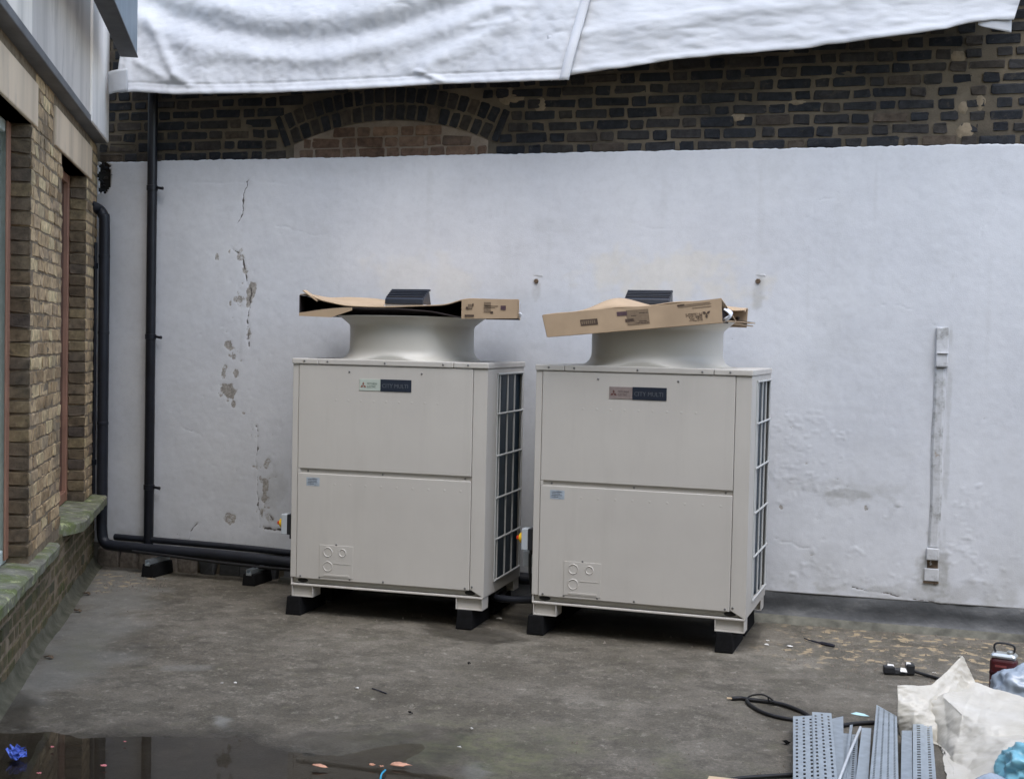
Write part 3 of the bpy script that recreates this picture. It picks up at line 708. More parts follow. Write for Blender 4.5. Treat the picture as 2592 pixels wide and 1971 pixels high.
# ------------------------------------------------------------------ the left building (local x = along the wall, y = into it)
bld = empty('brick_building', LWA, LW_ANG); tag(bld, 'yellow brick building along the left edge with stone sills under a stained fascia', 'building')
SOF = 3.19; REV = .115
core = MB(); core.box(-7, 3.80, .0035, .32, 0, .47); core.box(-7, 3.80, .0035, .32, 2.885, SOF); core.box(.806, 1.94, .0035, .32, .47, 2.885); core.box(3.156, 3.80, .0035, .32, .47, 2.885); core.box(-7, -.75, .006, .32, .47, 2.885)
core.build('wall_core', MAT['mortar_stock'], bld)
lparts = []; lrest = []
z = .565+.036; k = 0
while z < SOF-.02:
    for (s0, s1) in ((.80, 1.945), (3.15, 3.80)):
        a, b = s0, s1
        if z > 2.86: a, b = ((.95, 1.59) if s0 < 1 else (3.36, 3.80))
        for (x, L) in course(a, b, z, k, shift=.02): lparts.append((x, z, L))
    for (x, L) in course(-2.6, -.76, z, k): lrest.append((x, z, L, CH-.012, 0))
    z += CH; k += 1
lparts.sort(key=lambda p: p[0] > 3.0); 
for (x, z, L) in lparts[:300]: brick(bld, x, z+random.uniform(-.003,.003), L, CH-.008-.005*random.random(), REV, MAT['stock'], proud=random.uniform(-.002,.002))
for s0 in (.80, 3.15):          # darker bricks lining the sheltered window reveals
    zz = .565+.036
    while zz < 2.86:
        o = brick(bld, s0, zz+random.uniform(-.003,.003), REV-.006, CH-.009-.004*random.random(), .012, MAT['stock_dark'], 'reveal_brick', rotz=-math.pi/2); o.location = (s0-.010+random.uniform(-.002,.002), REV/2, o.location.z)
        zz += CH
lrest += [(x, z, L, CH-.012, 0) for x, z, L in lparts[300:]]
join_bricks('far_brickwork', lrest, MAT['stock'], bld, .1) if lrest else None
low = []; z = .05+.03; k = 0
while z < .47:
    for (x, L) in course(-2.6, 3.80, z, k, shift=.05): low.append((x, z, L, CH-.012, random.uniform(-.004,.004)))
    z += CH; k += 1
join_bricks('plinth_brickwork', low, MAT['stock_moss'], bld, .03)
# stone lintels
MB().box(-1.2, .94, -.012, .2, 2.885, 3.12).build('lintel', MAT['lintel'], bld, bevel=.008)
MB().box(1.60, 3.35, -.012, .2, 2.885, 3.12).build('lintel', MAT['lintel'], bld, bevel=.008)
# soffit, fascia panels
MB().box(-7, 3.66, -.085, .3, SOF, SOF+.05).build('soffit', MAT['soffit'], bld, bevel=.006)
MB().box(-7, .296, -.080, .3, SOF+.052, 4.15).build('fascia_panel', MAT['fascia_a'], bld, bevel=.006)
MB().box(.304, 2.626, -.078, .3, SOF+.052, 4.15).build('fascia_panel', MAT['fascia_b'], bld, bevel=.006)
MB().box(2.634, 3.64, -.096, .3, SOF+.004, 4.15).build('end_panel', MAT['fascia_c'], bld, bevel=.012)
# sills: uneven stone slabs
def sill(x0, x1, zt, e, th, chip=False):
    n_ = int((x1-x0)/.04); xs = np.linspace(x0, x1, n_); b = MB(); rows = []
    for (y, zz) in ((.2, zt+.02), (.02, zt+.006), (-e+.012, zt), (-e, zt-.014), (-e+.004, zt-th), (.02, zt-th-.004)):
        row = []
        for i, x in enumerate(xs):
            w = mnoise.noise((x*6, y*9, zz*9+3))
            yy = y+.010*w
            if chip and y < -.01: yy += max(0, .13-(x-x0)*.55)+.02*max(0, mnoise.noise((x*11, 4, 4)))
            row.append((x, yy, zz+.006*mnoise.noise((x*5, y*7, 1))))
        rows.append(row)
    b.grid(rows); a_, c2 = len(rows), len(xs)
    b.f.append(tuple(i*c2 for i in range(a_))); b.f.append(tuple(i*c2+c2-1 for i in range(a_))[::-1])
    return b.build('sill', MAT['sill'], bld, smooth=40, fix=True)
sill(-2.4, 1.56, .52, .055, .07)
sill(2.02, 3.62, .56, .112, .075, chip=True)
# sloping cement at the foot of the wall
P = []
for (y, zz) in ((.012,.085),(-.006,.065),(-.024,.022),(-.05,.006),(-.10,-.02)):
    P.append([(x, y, zz+.008*mnoise.noise((x*1.3, 0, 2))*(1 if zz > .02 else .2)) for x in np.linspace(-2.6, 3.80, 90)])
MB().grid(P).build('cement_fillet', m_mortar('mossy_cement', (.045,.046,.030), (.125,.118,.088), 7), bld, smooth=True, fix=True)
# windows set in the reveals
def window(x0, x1, z0, z1, fm, gm):
    w = MB(); y0 = REV; fw = .062
    w.box(x0, x0+fw, y0, y0+.06, z0, z1); w.box(x1-fw, x1, y0, y0+.06, z0, z1); w.box(x0+fw, x1-fw, y0+.002, y0+.058, z1-fw, z1); w.box(x0+fw, x1-fw, y0+.002, y0+.058, z0, z0+fw*1.2)
    wo = w.build('window', fm, bld, bevel=.006)
    xm = (x0+x1)/2
    MB().box(xm-.025, xm+.025, y0+.006, y0+.05, z0+fw*1.2, z1-fw).build('mullion', fm, wo, bevel=.004)
    MB().box(x0+fw, x0+fw+.001+(xm-.025-x0-fw), y0+.03, y0+.036, z0+fw*1.2, z1-fw).build('pane', gm, wo)
    MB().box(xm+.025, x1-fw, y0+.03, y0+.036, z0+fw*1.2, z1-fw).build('pane', gm, wo)
window(-.745, .80, .54, 2.884, MAT['frame_white'], MAT['frame_white'])
window(1.95, 3.145, .58, 2.884, MAT['frame_brown'], MAT['glass'])
MB().box(.70, .80, REV-.012, REV-.001, .56, 2.88).build('staff_bead', MAT['frame_brown'], bld, bevel=.004)
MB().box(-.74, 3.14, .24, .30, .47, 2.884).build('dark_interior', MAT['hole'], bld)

# unseen plain brick walls added behind and right of the viewer for shade
cw = MB().box(-9.5, 6.6, -1.8, -1.4, 0, 11.0).build('unseen_shade_wall', MAT['stock']); tag(cw, kind='structure')
cw = MB().box(6.2, 6.6, -1.4, 9.0, 0, 3.6).build('unseen_shade_wall', MAT['stock']); tag(cw, kind='structure')

# ------------------------------------------------------------------ overhead box beam at the top left
bm_ = empty('box_beam', LWA+LWD*0+Vector((0,0,0)), LW_ANG); tag(bm_, 'blue-grey steel box beam with dark underside hanging at the top left corner', 'beam')
MB().box(-4, 2.99, -.350, -.242, 3.722, 4.22).build('web', MAT['beam'], bm_, bevel=.006)
MB().box(-4, 2.992, -.356, -.236, 3.708, 3.7205).build('bottom_flange', MAT['beam_shade'], bm_, bevel=.003)
MB().box(-1.6, -1.5, -.241, -.0815, 3.8, 3.9).build('bracket', MAT['beam_shade'], bm_)
MB().box(-3.6, -3.5, -.241, -.0815, 3.8, 3.9).build('bracket', MAT['beam_shade'], bm_)

# ------------------------------------------------------------------ tarpaulins
def tarp_left():
    YT = 8.34
    nx, nz = 230, 120
    be = [on_y(*q, YT) for q in ((288,232),(310,236),(345,233),(440,240),(540,240),(640,237),(760,233),(900,228),(1000,222),(1130,213),(1300,208),(1430,204))]
    bx = [p.x for p in be]; bz = [p.z for p in be]
    top_l, top_r = -5.50, -1.93
    P = np.zeros((nz, nx, 3)); U, V = np.meshgrid(np.linspace(0,1,nx), np.linspace(0,1,nz))
    X0 = bx[0]+(bx[-1]-bx[0])*U; Zb = np.interp(X0, bx, bz)
    ZT = 4.5
    Xt = top_l+(top_r-top_l)*U
    X = X0*(1-V)+Xt*V; Z = Zb*(1-V)+ZT*V
    # swags: folds that hang in curves from two upper points
    c = (X+3.9)/1.55; sag = 3.70+.42*np.clip(np.abs(c), 0, 2.4)**1.9
    t = Z-sag+.03*fbm(X, Z, 1.6, 3, 61)
    fold = .036*np.exp(-((t-.02)/.085)**2)+.058*np.exp(-((t-.33)/.12)**2)+.05*np.exp(-((t-.68)/.14)**2)-.018*np.exp(-((t-.17)/.07)**2)
    fade = sstep(.05, .25, Z-Zb)*sstep(-1.9, -2.7, X)
    fold *= fade
    # diagonal creases
    def crease(x0, z0, x1, z1, a, w):
        return a*np.exp(-(seg_dist(X, Z, [(x0,z0),(x1,z1)])/w)**2)
    q = lambda *p: (on_y(p[0], p[1], YT).x, on_y(p[0], p[1], YT).z)
    for (p0, p1, a, w) in (((350,40),(440,190),.030,.045),((440,190),(480,215),.02,.03),((1290,40),(1080,165),.030,.07),((1250,5),(1330,0),.012,.03),((1050,178),(1120,205),.016,.016),((330,150),(420,200),.016,.03),((300,120),(320,230),.012,.03),((1180,60),(1270,45),.008,.02)):
        fold += crease(*q(*p0), *q(*p1), a, w)
    fold += .012*fbm(X, Z, 3.5, 4, 62)+.010*np.abs(fbm(X*1.3, Z, 8, 4, 63))
    # hem bulge along the bottom
    hem = .012*np.exp(-((Z-Zb-.018)/.02)**2)-.006*np.exp(-((Z-Zb-.075)/.008)**2)
    Y = YT+.30*V-fold-hem-.01*np.sin(X*5)
    P[..., 0], P[..., 1], P[..., 2] = X, Y, Z
    o = MB().grid(P).build('tarpaulin', MAT['tarp'], None, smooth=True, solid=.0025)
    tag(o, 'white tarpaulin with deep curved sagging folds, left of the vertical rolled hem', 'tarpaulin', 'white sheets hung on the rear wall')
    # rolled hem down its right edge, standing proud
    h = MB(); pts = []; 
    for i in range(40):
        v = i/39; pts.append((X[0,-1]*(1-v)+Xt[0,-1]*v, 8.315+.30*v-.01*math.sin(v*9), Z[0,-1]*(1-v)+ZT*v-.005))
    W_ = .032; G = []
    for k in range(9):
        a = math.pi*k/8; G.append([(p[0]-W_*math.cos(a), p[1]-.022*math.sin(a), p[2]) for p in pts])
    h.grid(G).build('rolled_hem', MAT['tarp'], o, smooth=True, solid=.002)
    # eyelet tuck at the left lower corner
    c0 = be[0]; G = [[(c0.x-.03+.16*a, 8.32-.02*math.sin(a*3.1)-.01*b, c0.z-.025+.02*a+.16*b) for a in np.linspace(0,1,12)] for b in np.linspace(0,1,10)]
    MB().grid(G).build('corner_tuck', MAT['tarp'], o, smooth=True, solid=.002)
def tarp_right():
    YT = 8.365
    nx, nz = 200, 90
    be = [on_y(*q, YT) for q in ((1395,205),(1440,194),(1520,182),(1640,163),(1760,146),(1900,134),(2050,120),(2180,104),(2300,88),(2400,72),(2470,58),(2520,51),(2566,52))]
    bx = [p.x for p in be]; bz = [p.z for p in be]
    U, V = np.meshgrid(np.linspace(0,1,nx), np.linspace(0,1,nz))
    X0 = bx[0]+(bx[-1]-bx[0])*U; Zb = np.interp(X0, bx, bz)+.006*fbm(X0*1.0, X0*0, 5, 3, 70)
    Xt = -2.35+(.86+2.35)*U; ZT = 4.5
    X = X0*(1-V)+Xt*V; Z = Zb*(1-V)+ZT*V
    fold = .016*fbm(X, Z*1.8, 2.0, 4, 71)+.009*np.abs(fbm(X*.7+Z*.5, Z*2, 6, 3, 72))+.012*np.exp(-((Z-Zb-.02)/.022)**2)
    fold += .03*np.exp(-(((Z-4.2)+.16*(X+.6))/.10)**2)+.02*np.exp(-(((Z-3.95)-.10*(X+.6))/.07)**2)
    Y = YT+.275*V-fold
    P = np.stack([X, Y, Z], -1)
    o = MB().grid(P).build('tarpaulin', MAT['tarp'], None, smooth=True, solid=.0025)
    tag(o, 'flat crumpled white tarpaulin with a lower edge rising to the right', 'tarpaulin', 'white sheets hung on the rear wall')
    MB().box(-5.6, 1.1, Y_WALL-.055, Y_WALL-.006, 4.46, 4.55).build('timber_batten', MAT['wood'], o)
    G = [[(X[0,-1]-.20+.19*a, YT+.012-.012*math.sin(a*3.1), Zb[0,-1]+.004+(-.075*b*(.25+.75*a**.7))) for a in np.linspace(0,1,12)] for b in np.linspace(0,1,6)]
    MB().grid(G).build('turned_corner', MAT['sill'] if False else MAT['tarp'], o, smooth=True, solid=.002)
tarp_left(); tarp_right()

# ------------------------------------------------------------------ pipes
def pipe(name, pts, r, mat, label, cat='pipe', n=14, k=6, group=None):
    o = MB().tube(smooth_path(pts, k) if k > 1 else pts, r, n).build(name, mat, None, smooth=50); tag(o, label, cat, group); return o
DX = -5.306
dp = pipe('drain_pipe', [(DX, 8.605, z) for z in (.20, 1.2, 2.4, 3.2, 3.85)], .036, MAT['blackpipe'], 'straight black drain pipe running down the white wall from the tarpaulin', k=1)
for z_ in (.63, 1.757, 2.862):
    MB().lathe([(.0365,-.02),(.041,-.018),(.041,.018),(.0365,.02)], (DX, 8.605, z_), 18).build('collar', MAT['blackpipe'], dp, smooth=40)
    MB().tube([(DX+.03, 8.605, z_+.004), (DX+.075, 8.598, z_-.003), (DX+.095, 8.596, z_-.005)], [.010,.010,.013], 8).build('fixing_lug', MAT['blackpipe'], dp, smooth=40)
    MB().box(DX-.02, DX+.02, 8.63, 8.665, z_-.012, z_+.012).build('stand_off', MAT['blackpipe'], dp)
VX, VY = -5.662, 8.535
into = LWA+LWD*3.50; into = Vector((into.x-.03, into.y, 2.715))
lag = pipe('lagged_pipe', [into, (VX-.055, VY-.012, 2.705), (VX-.012, VY-.003, 2.655), (VX, VY, 2.54), (VX, VY, 1.6), (VX, VY, .6), (VX+.004, VY-.005, .30), (VX+.035, VY-.012, .205), (VX+.13, VY-.02, .185), (-5.2, 8.51, .178), (-4.6, 8.50, .175), (-4.1, 8.49, .160), (-3.75, 8.52, .15), (-3.2, 8.53, .16), (-2.0, 8.53, .16)], .040, MAT['lagging'], 'thick black lagged pipe bending out of the left building and along the wall foot', k=8)
for z_ in (2.35, 1.78, 1.1): MB().lathe([(.0405,-.012),(.0425,-.010),(.0425,.010),(.0405,.012)], (VX, VY, z_), 16).build('tape_band', MAT['lagging'], lag, smooth=40)
pipe('lagged_pipe', [(-5.60, 8.615, .235), (-5.2, 8.605, .232), (-4.5, 8.60, .222), (-3.9, 8.595, .205), (-3.0, 8.60, .20)], .024, MAT['lagging'], 'thinner black lagged pipe lying against the wall behind the thick one')
pipe('black_cable', [(-5.35, 8.455, .165), (-5.0, 8.45, .150), (-4.6, 8.455, .128), (-4.2, 8.45, .118), (-3.8, 8.46, .12), (-3.3, 8.5, .12)], .011, MAT['cable'], 'black cable slung along the front of the lagged pipe', 'cable', 8)
SX, SY = -5.715, 8.50
tp = pipe('conduit_pipe', [(SX, SY, .57), (SX, SY, 1.5), (SX, SY, 2.45)], .013, MAT['blackpipe'], 'thin black conduit between the left building and the thick lagged pipe', k=1, n=10)
for z_ in (.815, 2.285): MB().box(SX-.05, SX+.016, SY-.03, SY+.016, z_-.03, z_+.014).build('clip', MAT['blackpipe'], tp, bevel=.003)

# ------------------------------------------------------------------ rubber feet
def rubber_foot(loc, rz, L, w, h, label, strut=True, group=None):
    e = empty('rubber_block' if not strut else 'pipe_support', loc, rz); tag(e, label, 'support foot', group)
    wt = w*.86
    MB().hexa([(-w/2,0,0),(w/2,0,0),(w/2,L,0),(-w/2,L,0),(-wt/2,.006,h),(wt/2,.006,h),(wt/2,L-.006,h),(-wt/2,L-.006,h)]).build('block', MAT['rubber'], e, bevel=.006)
    if strut:
        s = MB(); s.box(-.021,.021,.004,L-.004,h-.012,h+.002); s.box(-.021,-.017,.004,L-.004,h+.002,h+.030); s.box(.017,.021,.004,L-.004,h+.002,h+.030); s.box(-.017,-.009,.004,L-.004,h+.026,h+.030); s.box(.009,.017,.004,L-.004,h+.026,h+.030)
        s.build('strut_channel', MAT['zinc'], e)
    return e
rubber_foot((-5.165, 8.36, 0), -.06, .26, .105, .095, 'black rubber foot with metal channel, nearer the corner, under the lagged pipe', group='feet under the pipe run')
rubber_foot((-4.335, 8.34, 0), -.03, .26, .105, .085, 'black rubber foot under the pipe, beside the left machine', group='feet under the pipe run')

# ------------------------------------------------------------------ lettering
def text_mesh(body, size, name, mat, parent, loc, rot=(R(90),0,0), sx=1.0, align='LEFT'):
    cu = bpy.data.curves.new(name, 'FONT'); cu.body = body; cu.size = size; cu.align_x = align; cu.extrude = .0004; cu.resolution_u = 2
    tmp = bpy.data.objects.new(name, cu); COL.objects.link(tmp)
    dg = bpy.context.evaluated_depsgraph_get(); me = bpy.data.meshes.new_from_object(tmp.evaluated_get(dg)); bpy.data.objects.remove(tmp)
    me.materials.clear(); me.materials.append(mat)
    o = bpy.data.objects.new(name, me); COL.objects.link(o); o.parent = parent; o.location = loc; o.rotation_euler = rot; o.scale = (sx, 1, 1)
    return o
def diamonds(r_, mat, parent, loc, name='emblem', rot=(0,0,0)):
    b = MB()
    for a in (90, 210, 330):
        q = R(a); d1 = Vector((math.cos(q), 0, math.sin(q))); d2 = Vector((-math.sin(q), 0, math.cos(q)))
        p = [Vector((0,0,0)), d1*r_*.5-d2*r_*.29, d1*r_, d1*r_*.5+d2*r_*.29]
        b.add([v+Vector((0,-.0005,0)) for v in p]+[v+Vector((0,.0005,0)) for v in p], [(0,1,2,3),(7,6,5,4),(0,4,5,1),(1,5,6,2),(2,6,7,3),(3,7,4,0)])
    o = b.build(name, mat, parent, loc=loc, fix=True); o.rotation_euler = rot; return o

# ------------------------------------------------------------------ the two outdoor machines
UW, UD, UB, UT = 1.30, .833, .196, 1.644
screw_me = None
def machine(loc, rz, label, pale, logo, txt):
    global screw_me
    e = empty('air_conditioner', (loc[0], loc[1], 0), rz); tag(e, label, 'air conditioner', 'outdoor air conditioning units')
    U = MAT['unit']
    MB().box(0, .010, .006, UD, UB+.002, 1.607).build('side_panel', U, e, bevel=.003)
    MB().box(.012, UW-.012, UD-.012, UD-.002, UB+.002, 1.607).build('back_panel', U, e)
    MB().box(.0, .040, 0, .006, UB+.046, 1.607).build('edge_trim', U, e, bevel=.0025)
    up = MB().box(.0425, 1.2065, -.003, .020, .943, 1.606).build('upper_panel', U, e, bevel=.004)
    # lower panel with its hand recess strip above
    MB().box(.0425, 1.2065, -.003, .020, .238, .914).build('lower_panel', U, e, bevel=.004)
    MB().box(.0425, 1.2065, .012, .022, .9145, .9425).build('panel_gap', U, e)
    MB().box(.0425, .060, -.0025, .0115, .9146, .9424).build('gap_end', U, e)
    # corner post, L shaped, reaching down over the base with a slanted foot
    b = MB(); b.add([(1.209,0,.246),(1.300,0,.196),(1.300,0,1.607),(1.209,0,1.607),(1.209,.012,.246),(1.2875,.012,.203),(1.2875,.012,1.607),(1.209,.012,1.607)], [(0,1,2,3),(7,6,5,4),(0,4,5,1),(2,6,7,3),(3,7,4,0)])
    b.add([(1.300,0,.196),(1.300,.205,.196),(1.300,.205,1.607),(1.300,0,1.607),(1.2875,.012,.203),(1.2875,.205,.203),(1.2875,.205,1.607),(1.2875,.012,1.607)], [(0,1,2,3),(7,6,5,4),(0,4,5,1),(1,5,6,2),(2,6,7,3)])
    b.build('corner_post', U, e, bevel=.004, fix=True)
    MB().box(1.2885, UW, .800, UD, .196, 1.607).build('rear_post', U, e, bevel=.003)
    MB().box(1.2890, UW-.001, .2055, .7995, 1.578, 1.607).build('side_top_rail', U, e)
    MB().box(1.2890, UW-.001, .2055, .7995, .196, .268).build('side_bottom_rail', U, e)
    MB().box(UW-.065, UW-.022, .10, UD-.014, .21, 1.60).build('coil', MAT['coil'], e)
    gr = empty('side_grille', (0,0,0)); gr.parent = e
    for z_ in (1.572, 1.323, 1.058, .792, .531, .272):
        MB().tube([(UW+.006, .206, z_), (UW+.007, .50, z_), (UW+.006, .80, z_)], .0065, 8).build('grille_bar', MAT['wire'], gr, smooth=40)
    for y_ in (.212, .262, .440, .600, .790):
        MB().tube([(UW+.001, y_, .268), (UW+.001, y_, .9), (UW+.001, y_, 1.578)], .0062, 8).build('grille_bar', MAT['wire'], gr, smooth=40)
    # top cover in three pieces with a rim
    for (x0, x1, dz) in ((-.004, .178, 0), (.1805, 1.0795, .0012), (1.082, UW+.006, 0)):
        MB().box(x0, x1, -.010, UD+.006, 1.6085, UT+dz).build('top_cover', U, e, bevel=.0055)
    # base: recessed channel, bottom lip, end plugs
    MB().box(.012, 1.285, .026, UD-.02, UB+.010, .2375).build('base_channel', MAT['unit_shade'], e)
    MB().hexa([(.004,-.004,UB-.006),(1.296,-.004,UB-.006),(1.296,UD,UB-.006),(.004,UD,UB-.006),(.004,-.004,UB+.006),(1.296,-.004,UB+.006),(1.296,UD,UB+.006),(.004,UD,UB+.006)]).build('base_plate', U, e, bevel=.003)
    for x0 in (.044, 1.172):
        MB().lathe([(0,-.002),(.016,-.002),(.019,.0),(.019,.008)], (0,0,0), 16, 'y').build('lifting_hole', MAT['hole'], e, smooth=40, loc=(x0+.034, .024, .2205)).scale = (1.9, 1, .72)
    # feet: pressed channels open to the front
    for (x0, x1) in ((.012, .158), (1.122, 1.294)):
        for y0 in (.0, UD-.13):
            f = MB(); f.box(x0, x1, y0, y0+.12, .119, .124); f.box(x0, x0+.004, y0, y0+.12, .1245, .1895); f.box(x1-.004, x1, y0, y0+.12, .1245, .1895); f.box(x0+.0045, x1-.0045, y0+.022, y0+.026, .1245, .1895)
            f.build('foot', U, e)
    # fan bell
    zt = UT+.001; prof = []
    for i in range(11):
        q = math.pi/2*i/10; prof.append((.405+.075*(1-math.sin(q)), zt+.075*(1-math.cos(q))))
    prof += [(.4045, zt+.11), (.4045, zt+.15), (.405, zt+.195)]
    for i in range(1, 11):
        q = math.pi/2*i/10; prof.append((.405+.075*(1-math.cos(q)), zt+.195+.078*math.sin(q)))
    prof += [(.484, zt+.277), (.476, zt+.278), (.40, zt+.215), (.392, zt+.15), (.392, zt+.02), (.25, zt+.018)]
    bl = MB().lathe(prof, (UW/2, UD/2, 0), 72)
    bl.v = [(x_, UD/2+max(-.418, min(.418, y_-UD/2)) if z_ < zt+.10 else y_, z_) for x_, y_, z_ in bl.v]
    bl.build('fan_bell', MAT['bell'], e, smooth=60)
    # fan inside the bell, under the carton
    fb = MB(); fb.lathe([(0,zt+.10),(.07,zt+.10),(.08,zt+.09),(.08,zt+.03)], (UW/2, UD/2, 0), 16)
    for i in range(4):
        q = i*math.pi/2
        fb.add([(UW/2+r_*math.cos(q+da), UD/2+r_*math.sin(q+da), zt+dz) for r_, da, dz in ((.075,0,.04),(.385,-.25,.035),(.385,.45,.10),(.075,.6,.09))], [(0,1,2,3)])
    fb.build('fan_blades', MAT['rubber'], e)
    # screws
    sp = [(.082,-.0105,1.628),(.241,-.0105,1.627),(.629,-.0105,1.626),(1.014,-.0105,1.626),(1.176,-.0105,1.627),(.389,-.0035,1.566),(.873,-.0035,1.566),(.110,.0115,.927),(.620,.0115,.927),(1.165,.0115,.927),(.072,-.0035,.252),(.205,-.0035,.252),(.414,-.0035,.252),(.640,-.0035,.252),(1.180,-.0035,.252),(1.224,-.0005,.262),(.318,-.0035,.466)]
    for p in sp:
        if screw_me is None:
            s0 = MB().lathe([(0,-.003),(.0045,-.003),(.0065,-.0015),(.0065,.001)], (0,0,0), 10, 'y').build('screw', MAT['screw'], e, smooth=50, fix=True); screw_me = s0.data
        else:
            s0 = bpy.data.objects.new('screw', screw_me); COL.objects.link(s0); s0.parent = e
        s0.location = p
    # nameplate in two halves
    bd = empty('badge', (0,0,0)); bd.parent = e
    MB().box(.459, .5995, -.006, -.0032, 1.452, 1.524).build('emblem_plate', pale, bd, bevel=.001)
    MB().box(.600, .806, -.0065, -.0032, 1.450, 1.5255).build('name_plate', MAT['navy'], bd, bevel=.001)
    diamonds(.022, logo, bd, (.486, -.0066, 1.484))
    text_mesh('MITSUBISHI', .0185, 'lettering', txt, bd, (.511, -.0064, 1.490), sx=.73)
    text_mesh('ELECTRIC', .0185, 'lettering', txt, bd, (.511, -.0064, 1.471), sx=.73)
    text_mesh('CITY MULTI', .036, 'lettering', MAT['greymark'], bd, (.610, -.0069, 1.473), sx=.93)
    MB().box(.105, .196, -.0040, -.0032, .834, .888).build('rating_sticker', MAT['sticker'], e)
    for q in range(4): MB().box(.115, .15+.035*random.random(), -.0044, -.0041, .845+q*.010, .849+q*.010).build('printed_line', MAT['greymark'], e)
    # pressed knock-out cover
    ko = MB().box(.204, .434, -.0062, -.0032, .256, .462).build('knockout_cover', U, e, bevel=.003, bseg=3)
    for (cx_, cz_, rr) in ((.262,.418,.026),(.362,.418,.020),(.263,.326,.027)):
        MB().lathe([(rr-.002,.002),(rr+.003,-.0035),(rr+.008,.002)], (cx_, -.0062, cz_), 20, 'y').build('knockout_ring', U, ko, smooth=50)
    MB().box(.30, .42, -.0078, -.0063, .345, .349).build('pressed_rib', U, ko); MB().box(.235, .41, -.0085, -.0063, .264, .276).build('pressed_rib', U, ko, bevel=.001)
    # faint pressed dimples in two rows
    for zz in (1.385, .850):
        for i in range(9): MB().lathe([(0,-.0007),(.006,-.0003),(.010,.0006)], (.30+i*.085+(.18 if zz < 1 else 0)*(i/9), -.0034, zz), 10, 'y').build('pressed_dimple', U, e, smooth=True)
    return e
U1 = (-3.651, 7.5965, .0032); U2 = (-2.0499, 7.6193, -.0423)
m1 = machine(U1[:2], U1[2], 'left beige outdoor air conditioning unit, under the sagging open carton', MAT['badge_pale'], MAT['logo_red'], MAT['badge_text'])
m2 = machine(U2[:2], U2[2], 'right beige outdoor air conditioning unit, under the tilted closed carton', MAT['badge_pink'], MAT['logo_dull'], MAT['badge_text_b'])
def loc_of(U, x, y, z=0):
    c, s = math.cos(U[2]), math.sin(U[2]); return (U[0]+x*c-y*s, U[1]+x*s+y*c, z)
for U, side in ((U1, 'left'), (U2, 'right')):
    for fx, nm in ((.032, 'left'), (1.182, 'right')):
        for fy, nm2 in ((-.022, 'front'), (.47, 'rear')):
            rubber_foot(loc_of(U, fx, fy), U[2], .40, .108, .118, f'black rubber block under the {nm2} {nm} foot of the {side} machine', False, 'blocks under the machines')

# isolator switches on the left flanks
def isolator(U, zc, label):
    e = empty('isolator_switch', loc_of(U, 0, .018, zc), U[2]); tag(e, label, 'switch', 'rotary isolators')
    MB().box(-.038, -.001, 0, .085, -.068, .064).build('base', MAT['black_plastic'], e, bevel=.004)
    MB().box(-.080, -.0385, .002, .083, -.070, .062).build('cover', MAT['grey_plastic'], e, bevel=.005)
    MB().lathe([(.034,-.0805),(.034,-.092),(.026,-.102),(0,-.104)], (0,.042,0), 20, 'x').build('knob_plate', MAT['yellow'], e, smooth=40)
    MB().hexa([(-.124,.036,-.010),(-.100,.034,-.016),(-.100,.050,-.016),(-.124,.048,-.010),(-.124,.036,.010),(-.100,.034,.016),(-.100,.050,.016),(-.124,.048,.010)]).build('handle', MAT['red'], e, bevel=.004)
    MB().lathe([(.011,-.100),(.012,-.070)], (-.03,.05,0), 10).build('cable_gland', MAT['black_plastic'], e, smooth=40)
    return e
isolator(U1, .575, 'grey isolator switch with yellow red knob left of the left machine')
isolator(U2, .575, 'grey isolator switch with yellow red knob between the two machines')
jb = MB().box(-2.145, -2.053, 7.75, 7.87, .385, .485).build('junction_box', MAT['grey_plastic'], bevel=.006); tag(jb, 'small grey junction box below the isolator between the machines', 'box')
pipe('black_cable', [(-2.083, 7.69, .48), (-2.086, 7.70, .40), (-2.09, 7.74, .30), (-2.10, 7.9, .12), (-2.14, 8.3, .10), (-2.2, 8.5, .12)], .010, MAT['cable'], 'black cable dropping from the isolator between the machines', 'cable', 8)
for k, (yy, zz) in enumerate(((7.80,.18),(7.95,.15))):
    pipe('lagged_pipe', [(-2.06, yy, zz), (-2.2, yy+.02, zz-.02), (-2.35, yy+.08, zz-.03), (-2.42, yy+.3, zz-.04), (-2.44, 8.5, .12)], .022, MAT['lagging'], ('nearer' if k == 0 else 'farther')+' black lagged pipe on the ground between the two machines', n=10)

